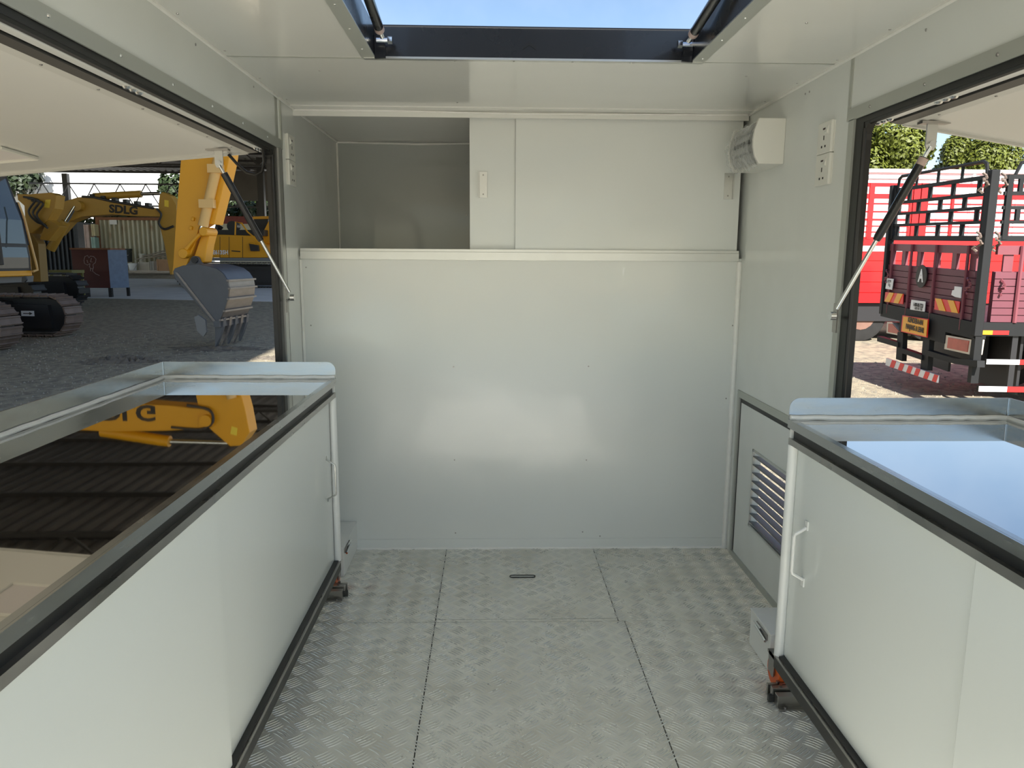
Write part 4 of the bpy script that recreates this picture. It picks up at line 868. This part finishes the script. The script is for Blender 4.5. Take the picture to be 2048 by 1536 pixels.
plate(FD, q([(270, 610), (320, 470), (410, 520), (330, 620)]), -0.15, 0.15).build('link_plate', YELD, ed, bevel=0.01)
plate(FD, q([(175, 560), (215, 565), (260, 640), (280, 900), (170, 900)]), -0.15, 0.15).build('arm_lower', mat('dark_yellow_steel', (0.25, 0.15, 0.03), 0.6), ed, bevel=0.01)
# --- the far right digger
rY = 30.0; FR = Frame(W(490, 500, rY), 0)
er = thing('excavator', 'far yellow digger with white model lettering on its engine cover, seen behind the strut', 'excavator', (W(490, 545, rY).x, rY, gz(rY)))
eh = plate(FR, q([(1412, 590), (1435, 575), (1720, 585), (1830, 700), (1850, 735), (1405, 735)]), -1.2, 1.2).build('engine_cover', YEL, er, bevel=0.02)
for x in (1500, 1562, 1655): plate(FR, q([(x, 592), (x+3, 592), (x+3, 735), (x, 735)]), -1.206, -1.2).build('cover_joint', LETTER, eh)
text('E6135H', 'lettering', 0.21, FR.P(*q([(1505, 700)])[0], -1.21), FR.x, (0,0,1), LABELW, eh, bold=0.008, xs=0.85)
plate(FR, q([(1418, 690), (1450, 700), (1455, 712), (1435, 706), (1418, 700)]), -1.21, -1.2).build('model_stripe', LETTER, eh)
plate(FR, q([(1580, 685), (1640, 690), (1640, 697), (1580, 692)]), -1.21, -1.2).build('model_stripe', LETTER, eh)
plate(FR, q([(1405, 736), (1850, 736), (1850, 760), (1405, 755)]), -1.2, 1.2).build('deck_skirt', GREYS, er)
plate(FR, q([(1470, 545), (1800, 545), (1800, 585), (1470, 585)]), -0.8, 1.1).build('engine_hood', BLK, er)
plate(FR, q([(1735, 470), (1830, 465), (1830, 590), (1725, 590)]), 0.2, 1.2).build('cab', BLK, er)
plate(FR, q([(1725, 455), (1850, 450), (1850, 470), (1725, 472)]), 0.1, 1.3).build('cab_roof', YEL, er)
MB().tube([FR.P(*q([(1480, 560)])[0]), FR.P(*q([(1485, 515)])[0]), FR.P(*q([(1510, 540)])[0])], 0.11, 8).build('exhaust', BLK, er, smooth=True)
pinc(FR, q([(1583, 520)])[0], -0.2, 0.2, 0.2).build('air_cleaner', BLK, er)
MB().tube([FR.P(*q([(1605, 580)])[0], -1.1), FR.P(*q([(1608, 490)])[0], -1.1), FR.P(*q([(1650, 500)])[0], -1.1), FR.P(*q([(1690, 560)])[0], -1.1), FR.P(*q([(1740, 600)])[0], -1.1), FR.P(*q([(1800, 700)])[0], -1.15)], 0.03, 6).build('handrail', YEL, er, smooth=True)
plate(FR, q([(1790, 640), (1795, 560), (1880, 390), (1990, 300), (2000, 450), (1900, 560), (1850, 640)]), -0.25, 0.25).build('boom', YEL, er, bevel=0.02)
cyl(FR, q([(1850, 740)])[0], q([(1930, 560)])[0], -0.4, 0.13).build('boom_cylinder', YEL, er, smooth=True)
plate(FR, q([(1700, 640), (1760, 650), (1765, 690), (1710, 690)]), -1.35, -1.2).build('step', BLK, er)
MB().tube([FR.P(*q([(1705, 635)])[0], -1.35), FR.P(*q([(1740, 640)])[0], -1.35)], 0.03, 6).build('step_rail', YEL, er)
for yo in (-1.0, 1.0):
    c = W(490, 545, rY)+FR.y*yo; c.z = gz(c.y); track(er, c, FR.x, FR.y, 4.4, 0.9, 0.5, BLK, n=46)
(xa, zt), (xb, zb) = P2(425, 431, 36), P2(560, 447, 36)
cn_ = thing('container', 'dark red container behind the far right digger', 'container', (xa, 36, gz(36)))
MB().box((xa, 36.6, gz(36)), (xb, 39, zt)).build('body', CREAM, cn_); MB().box((xa, 36.5, zb), (xb, 36.6, zt)).build('roof_edge', mat('faded_red', (0.22, 0.05, 0.04), 0.7, var=0.3), cn_)
# ------------------------------------------------------------------ right side: stake truck
TU = Vector((0.0915, 0.9953, 0.03)).normalized(); TV = Vector((0.9955, -0.0915, 0.0)).normalized(); TZ = Vector((0, 0, 1))
T0 = W(1951, 640, 8.0); T0.z = 0
def TP(u, v, z): return T0+TU*u+TV*v+TZ*z
NR = TU.cross(TZ).normalized()                                   # rear plane normal
def RP(px, py, out=0.0):                                         # (u, z) of the point seen on the rear plane moved out by 'out'
    p = hit(px, py, T0-TV*out, NR); u = (p-(T0-TV*out)).dot(Vector((TU.x, TU.y, 0)).normalized()); return u/math.hypot(TU.x, TU.y), p.z-TU.z*u
MAR = mat('maroon_boards', (0.155, 0.045, 0.062), 0.55, var=0.15, vscale=4)
MARL = mat('maroon_frame', (0.20, 0.055, 0.07), 0.5, var=0.1)
DGR = mat('dark_grey_steel', (0.016, 0.017, 0.018), 0.62, var=0.15, vscale=6, spec=0.25)
REDR = mat('signal_red', (0.75, 0.02, 0.02), 0.4); AMB = mat('reflective_amber', (0.85, 0.40, 0.02), 0.4); WHR = mat('reflective_white', (0.80, 0.80, 0.80), 0.4)
tr = thing('lorry', 'maroon boarded lorry with dark stake racks, seen from its tail', 'lorry', TP(1.2, 2, gz(9)))
Wd = 2.36
zb0, zb1 = 0.515, 1.06
def rear_box(name, u0, u1, v0, v1, z0, z1, m_, parent, **k):
    return MB().prism([TP(u0, v0, z0), TP(u1, v0, z0), TP(u1, v0, z1), TP(u0, v0, z1)], TV*(v1-v0)).build(name, m_, parent, **k)
ub0, ub1 = 0.10, Wd-0.04
tg = rear_box('tailgate', ub0, ub1, 0.03, 0.06, zb0, zb1, MAR, tr)
for i in range(7):
    z0 = zb0+(zb1-zb0)*i/7; rear_box('board', ub0, ub1, 0.0, 0.03, z0+0.004, z0+(zb1-zb0)/7-0.004, MAR, tg)
rear_box('top_rail', ub0, ub1, 0.0, 0.05, 1.24, 1.335, MARL, tg)
for u in (0.16, 0.55, 0.98, 1.42, 1.85, 2.22): rear_box('post_block', u, u+0.10, 0.01, 0.05, zb1, 1.24, MARL, tg)
for u in (0.26, 0.98, 1.62, 2.18): MB().tube([TP(u, -0.015, zb0-0.12), TP(u, -0.015, 1.335)], 0.02, 6).build('hinge_stake', MARL, tg, smooth=True)
# side wall
sd = rear_box('side_wall', 0.0, 0.04, 0.14, 5.2, zb0, zb1, MAR, tr)
for i in range(7):
    z0 = zb0+(zb1-zb0)*i/7; rear_box('board', -0.03, 0.0, 0.14, 5.2, z0+0.004, z0+(zb1-zb0)/7-0.004, MAR, sd)
rear_box('top_rail', -0.03, 0.02, 0.14, 5.2, 1.24, 1.335, MARL, sd)
for v in (0.22, 0.55, 0.95, 1.4): rear_box('post_block', -0.01, 0.02, v, v+0.1, zb1, 1.24, MARL, sd)
MB().tube([TP(-0.05, 0.38, zb0), TP(-0.05, 0.38, 1.335)], 0.022, 6).build('hinge_stake', MARL, sd, smooth=True)
# bed frame
rear_box('bed_frame', -0.05, Wd, -0.03, 0.10, 0.335, zb0, DGR, tr); rear_box('bed_side', -0.05, 0.05, 0.10, 5.2, 0.37, zb0, DGR, tr)
rear_box('bed_floor', 0, Wd, 0.1, 5.2, 0.44, 0.5, BLK, tr)
rear_box('tail_apron', 0.55, 1.75, -0.03, 0.04, 0.20, 0.335, DGR, tr)
for u in (0.08, 1.55): rear_box('shade_flap', u, u+0.75, 0.55, 0.58, -0.30, 0.37, BLK, tr)  # black flaps, with crossmember and axle, added to darken the underside
rear_box('shade_crossmember', 0.6, 1.8, 0.40, 0.5, -0.05, 0.34, BLK, tr)
rear_box('rear_axle', 0.2, 2.2, 1.4, 1.6, -0.15, 0.05, BLK, tr)
# stake posts
for u in (-0.04, Wd):
    p = rear_box('stake_post', u-0.045, u+0.045, -0.04, 0.05, zb0-0.15, 2.12, DGR, tr, bevel=0.01)
rear_box('support_leg', -0.075, 0.0, -0.02, 0.06, -0.15, zb0-0.15, DGR, tr)
# rear rack: long rails with staggered short uprights
levels = [(2.075, 0.045), (1.90, 0.04), (1.75, 0.035), (1.60, 0.035), (1.44, 0.06)]
rk = thing_r = MB()
def rack(side):
    r = rear_box('rack_rail', 0.06, Wd-0.08, 0.0, 0.03, levels[0][0]-0.045, levels[0][0], DGR, tr) if side == 'rear' else rear_box('rack_rail', 0.0, 0.03, 0.16, 5.0, levels[0][0]-0.045, levels[0][0], DGR, tr)
    A = (lambda u, z: TP(0.06+u*(Wd-0.14), 0.015, z)) if side == 'rear' else (lambda u, z: TP(0.015, 0.16+u*4.84, z))
    for z, h in levels[1:]: MB().bar(A(0, z-h/2), A(1, z-h/2), 0.03, h).build('rack_bar', DGR, r)
    n = 4 if side == 'rear' else 9
    for u in ((0.0, 1.0) if side == 'rear' else (0.01, 0.5, 1.0)): MB().bar(A(u, 1.40), A(u, levels[0][0]), 0.04, 0.06, (1,0,0)).build('rack_post', DGR, r)
    for k in range(len(levels)-1):
        for i in range(n):
            u = (i+0.3+0.5*(k % 2))/n
            if u > 0.97: continue
            MB().bar(A(u, levels[k][0]-levels[k][1]), A(u, levels[k+1][0]), 0.03, 0.045, (1,0,0)).build('rack_upright', DGR, r)
    MB().tube([A(0.02, levels[0][0]), A(0.03, levels[0][0]+0.12), A(0.06, levels[0][0]+0.15), A(0.95, levels[0][0]+0.15), A(0.98, levels[0][0]+0.12), A(0.99, levels[0][0])], 0.02, 6).build('rack_hoop', DGR, r, smooth=True)
    for i in range(1, 4): MB().bar(A(i/4, levels[0][0]), A(i/4, levels[0][0]+0.15), 0.025, 0.025, (1,0,0)).build('hoop_upright', DGR, r)
rack('rear'); rack('side')
for z in (2.03, 1.42):                                           # chain lashings round the post
    for u, v in ((-0.04, -0.08), (-0.02, 0.12)):
        mb = MB()
        for i in range(7): mb.tube([TP(u+0.05*math.cos(i), v+0.03*math.sin(i*2), z-0.03*i+0.06), TP(u+0.05*math.cos(i+1.2), v+0.03*math.sin(i*2+1), z-0.03*i+0.03)], 0.014, 5)
        mb.build('chain', SHOE, tr)
for u, v in ((0.14, -0.03), (Wd-0.12, -0.03), (-0.06, 0.22)):
    mb = MB()
    for i in range(6): mb.tube([TP(u+0.05*math.cos(i*1.3), v, 0.98-0.03*i), TP(u+0.05*math.cos(i*1.3+1.5), v-0.02, 0.96-0.03*i)], 0.013, 5)
    mb.build('latch_chain', MARL, tr)
def rear_quad(name, pix, m_, out, parent, th=0.008):
    pts = []
    for px, py in pix:
        u, z = RP(px, py, out); pts.append(TP(u, -out, z))
    return MB().prism(pts, TV*th).build(name, m_, parent)
zq = lambda L: [(1660+x/4.518, 480+y/4.518) for x, y in L]
u0, z0 = RP(1660+823/4.518, 480+328/4.518, 0.03); rz = 0.142; ru = 0.142
dc = MB().prism([TP(u0+ru*math.cos(t), -0.03, z0+rz*math.sin(t)*1.0) for t in [2*math.pi*i/28 for i in range(28)]], TV*0.01).build('permit_disc', LETTER, tr, label='black disc with a white letter A')
text('A', 'lettering', 0.215, TP(u0, -0.033, z0), -TU, TZ, WHR, dc, bold=0.008, xs=0.85)
def sign(pix, m_, name, label=None): 
    o = rear_quad(name, zq(pix), m_, 0.036, tr)
    if label: o['label'] = label
    return o
s1 = sign([(515, 345), (572, 352), (558, 450), (500, 440)], WHR, 'notice_plate', 'white notice plate')
s2 = sign([(1125, 418), (1188, 425), (1180, 525), (1130, 515), (1095, 495), (1105, 455), (1122, 450)], WHR, 'notice_plate', 'torn white notice')
s3 = sign([(735, 540), (860, 556), (852, 648), (723, 628)], WHR, 'phone_plate', 'white plate with a telephone number')
def rear_text(s_, cx, cy, size, m_, parent, xs=1.0, out=0.04, bold=0.0):
    u, z = RP(1660+cx/4.518, 480+cy/4.518, out)
    return text(s_, 'lettering', size, TP(u, -out, z), -TU, TZ, m_, parent, bold=bold, xs=xs)
rear_text('BTM', 535, 375, 0.055, LETTER, s1); rear_text('Kg', 535, 405, 0.055, LETTER, s1)
rear_text('1-800-88-7723', 795, 590, 0.062, LETTER, s3, 0.72, bold=0.002); rear_text('1-800 88 7768', 795, 622, 0.052, LETTER, s3, 0.72)
chv = sign([(500, 470), (663, 487), (657, 580), (490, 556)], REDR, 'chevron_board', 'red and amber chevron board')
for a in ((535, 473, 575, 478, 535, 562, 490, 556), (610, 481, 655, 487, 615, 574, 572, 568)):
    rear_quad('stripe', zq([(a[0], a[1]), (a[2], a[3]), (a[4], a[5]), (a[6], a[7])]), AMB, 0.042, chv)
chv = sign([(948, 525), (1172, 556), (1160, 663), (942, 628)], REDR, 'chevron_board', 'red and amber chevron board')
for a in ((950, 526, 1003, 533, 1043, 645, 985, 636), (1060, 541, 1115, 548, 1155, 662, 1098, 653)):
    rear_quad('stripe', zq([(a[0], a[1]), (a[2], a[3]), (a[4], a[5]), (a[6], a[7])]), AMB, 0.042, chv)
ob = rear_quad('warning_board', zq([(655, 680), (886, 715), (874, 882), (640, 828)]), REDR, 0.07, tr, 0.012); ob['label'] = 'amber sign board edged in red'
rear_quad('board_face', zq([(662, 690), (880, 724), (868, 872), (648, 822)]), AMB, 0.076, ob, 0.004)
for s_, cx, cy, sz in (('KENDERAAN', 770, 735, 0.088), ('PANJANG & LEBAR', 763, 800, 0.088)):
    u, z = RP(1660+cx/4.518, 480+cy/4.518, 0.08); text(s_, 'lettering', sz, TP(u, -0.08, z), -TU, TZ, LETTER, ob, bold=0.003, xs=0.78 if len(s_) < 12 else 0.66)
TAIL = mat('tail_lens', (0.45, 0.08, 0.06), 0.2, var=0.4, vscale=9); LENSW = mat('lamp_casing', (0.62, 0.55, 0.46), 0.25)
for pix in ([(1045, 858), (1278, 900), (1258, 1035), (1032, 985)], [(515, 740), (560, 742), (632, 830), (632, 865), (510, 840)]):
    l = rear_quad('tail_lamp', zq(pix), LENSW, 0.02, tr, 0.14); cx = sum(p[0] for p in pix)/len(pix); cy = sum(p[1] for p in pix)/len(pix)
    rear_quad('lens', zq([(cx+(x-cx)*0.8, cy+(y-cy)*0.75) for x, y in pix]), TAIL, 0.028, l, 0.01)
# tail guard: bars, uprights and the striped board
for pix in ([(425, 868), (612, 925), (612, 970), (425, 915)], [(640, 975), (828, 1040), (828, 1085), (640, 1020)], [(872, 995), (1120, 1070), (1120, 1118), (872, 1045)], [(1120, 1070), (1330, 1090), (1330, 1150), (1120, 1118)]):
    rear_quad('guard_bar', zq(pix), DGR, 0.05, tr, 0.08)
for pix in ([(610, 830), (660, 840), (650, 1095), (595, 1075)], [(850, 870), (900, 875), (880, 1180), (815, 1165)]): rear_quad('guard_upright', zq(pix), DGR, 0.03, tr, 0.06)
def strp(t0, t1, sk=0.0):
    L = lambda t, e: (505+465*t+e*0-5*e, 1066+155*t+e*68)
    return [L(t0+sk, 0), L(t1+sk, 0), L(t1-sk, 1), L(t0-sk, 1)]
sb = rear_quad('striped_board', zq([(508, 1066), (972, 1222), (965, 1290), (500, 1130)]), WHR, 0.08, tr, 0.02); sb['label'] = 'red and white striped board'
for t in (0.10, 0.26, 0.42, 0.57, 0.75, 0.92):
    rear_quad('stripe', zq(strp(t, t+0.075, 0.02)), REDR, 0.086, sb, 0.004)
# side marker tapes and under-run rails
def side_strip(z0_, z1_, v0, segs, m0, parent, uo=-0.056):
    for i, (a, b, m_) in enumerate(segs): rear_box('marker_tape', uo-0.006, uo, v0+a, v0+b, z0_, z1_, m_, parent)
side_strip(0.385, 0.43, 0.0, ((0, 0.16, AMB), (0.16, 0.33, REDR)), None, tr)
rg = rear_box('side_guard', -0.02, 0.02, 0.15, 3.0, 0.055, 0.11, DGR, tr); side_strip(0.055, 0.11, 0.15, ((0, 0.35, WHR), (0.35, 0.9, REDR), (0.9, 1.25, WHR)), None, rg, -0.02)
rg2 = rear_box('side_guard', -0.02, 0.02, 0.10, 3.0, -0.25, -0.19, DGR, tr); side_strip(-0.25, -0.19, 0.1, ((0, 0.3, WHR), (0.3, 0.9, REDR)), None, rg2, -0.02)
for v in (0.4, 1.6, 2.8): rear_box('guard_post', -0.02, 0.02, v, v+0.06, -0.25, 0.4, BLK, tr)
# chassis and wheels
for u in (0.75, 1.5): rear_box('chassis_beam', u, u+0.12, 0.2, 5.2, 0.1, 0.4, BLK, tr)
rear_box('fuel_tank', 0.1, 0.7, 1.0, 1.9, -0.2, 0.3, BLK, tr)
def wheel(parent, c, ax, r, wd):
    o = MB().tube([c-ax*wd/2, c-ax*wd*0.42, c+ax*wd*0.42, c+ax*wd/2], [r*0.9, r, r, r*0.9], 24).build('wheel', mat('tyre', (0.02, 0.02, 0.02), 0.8, var=0.3), parent, smooth=True)
    MB().tube([c-ax*(wd/2+0.01), c+ax*(wd/2+0.01)], r*0.55, 16).build('rim', mat('rusty_rim', (0.20, 0.11, 0.08), 0.7, var=0.3), o)
for v in (1.5,):
    for u in (0.25, 1.95):
        c = TP(u, v, 0); c.z = gz(c.y)+0.45; wheel(tr, c, Vector((TU.x, TU.y, 0)).normalized(), 0.45, 0.32)
# ------------------------------------------------------------------ the red lorry and white van body behind
RED = mat('lorry_red', (0.80, 0.012, 0.015), 0.35, coat=0.3)
rl = thing('lorry', 'bright red boarded lorry with red rack rails parked behind the maroon one', 'lorry', (8, 14, gz(14)))
rY2 = 14.0
x0, zt = P2(1690, 478, rY2); _, zb = P2(1690, 606, rY2); x1 = x0+8.0
rb = MB().box((x0, rY2+0.04, zb), (x1, rY2+2.3, zt)).build('body', RED, rl)
for i in range(6):
    h = (zt-zb)/6; MB().box((x0, rY2, zb+h*i+0.006), (x1, rY2+0.04, zb+h*(i+1)-0.006)).build('board', RED, rb)
zs = P2(1700, 497, rY2)[1]; MB().box((x0, rY2-0.008, zs-0.05), (x0+1.15, rY2, zs+0.05)).build('white_stripe', WHR, rb)
for py, h in ((368, 0.07), (391, 0.09), (406, 0.03), (422, 0.03), (438, 0.04), (451, 0.025), (463, 0.025), (476, 0.06)):
    z_ = P2(1720, py+1, rY2)[1]; MB().box((x0, rY2+0.02, z_-h/2), (x1, rY2+0.06, z_+h/2)).build('rack_bar', RED, rl)
for px, wd in ((1742, 0.09), (1730, 0.04), (1832, 0.16), (1847, 0.16), (1822, 0.06), (1905, 0.05), (1970, 0.08), (2020, 0.05)):
    xx = P2(px, 420, rY2)[0]; zz = P2(px, 366 if wd != 0.04 else 395, rY2)[1]; MB().box((xx-wd/2, rY2, zt), (xx+wd/2, rY2+0.05, zz)).build('rack_post', RED, rl)
MB().box((x0+0.1, rY2+0.1, zb-0.35), (x1, rY2+2.1, zb)).build('chassis', BLK, rl)
for xx in (x0+0.5, x0+1.9, x0+3.3):
    wheel(rl, Vector((xx, rY2+0.3, gz(rY2)+0.5)), Vector((0,1,0)), 0.5, 0.3)
MB().box((x0+0.1, rY2+0.3, 0.02), (x0+2.4, rY2+0.5, 0.24)).build('fuel_tank', mat('dusty_tank', (0.20, 0.15, 0.13), 0.7, var=0.3), rl)
vY = 17.5; wv = thing('box_body', 'white ribbed box body of a lorry in the sun behind the red racks', 'lorry body', (10, vY, gz(vY)))
VW = mat('white_van_paint', (0.86, 0.87, 0.88), 0.4)
x0, zt = P2(1690, 337, vY); x1 = x0+9.5; zb = 0.2
MB().box((x0, vY+0.05, zb), (x1, vY+2.4, zt-0.05)).build('body', VW, wv)
MB().box((x0, vY-0.02, zt-0.08), (x1, vY+2.45, zt)).build('roof_rail', VW, wv)
zr = P2(1700, 345, vY)[1]
for i in range(26):
    xx = x0+0.37*i
    MB().box((xx+0.02, vY, zb), (xx+0.34, vY+0.05, zt-0.32)).build('rib', VW, wv)
MB().box((x0, vY+0.01, zt-0.22), (x1, vY+0.05, zt-0.17)).build('grey_band', mat('grey_rail', (0.25, 0.27, 0.28), 0.5), wv)  # grey strip below the roof rail
for xx in (x0+3.0, x0+3.35): MB().box((xx, vY-0.03, zb), (xx+0.06, vY, zt-0.1)).build('door_post', VW, wv)
for xx in (x0+0.8, x0+4, x0+8): wheel(wv, Vector((xx, vY+0.4, gz(vY)+0.5)), Vector((0,1,0)), 0.5, 0.3)
TG = ('sunlit', (0.105, 0.125, 0.013))
tree(12.45, 24.5, gz(24), 6.15, 2.1, 1.5, 30000, 0.075, TG, 'dense sunlit yellow-green tree behind the white box body, next to the opening jamb', zlo=2.8)
tree(16.0, 25.5, gz(25), 5.5, 1.5, 1.4, 20000, 0.075, TG, 'rounded sunlit yellow-green tree ending at the patch of sky', zlo=2.8)
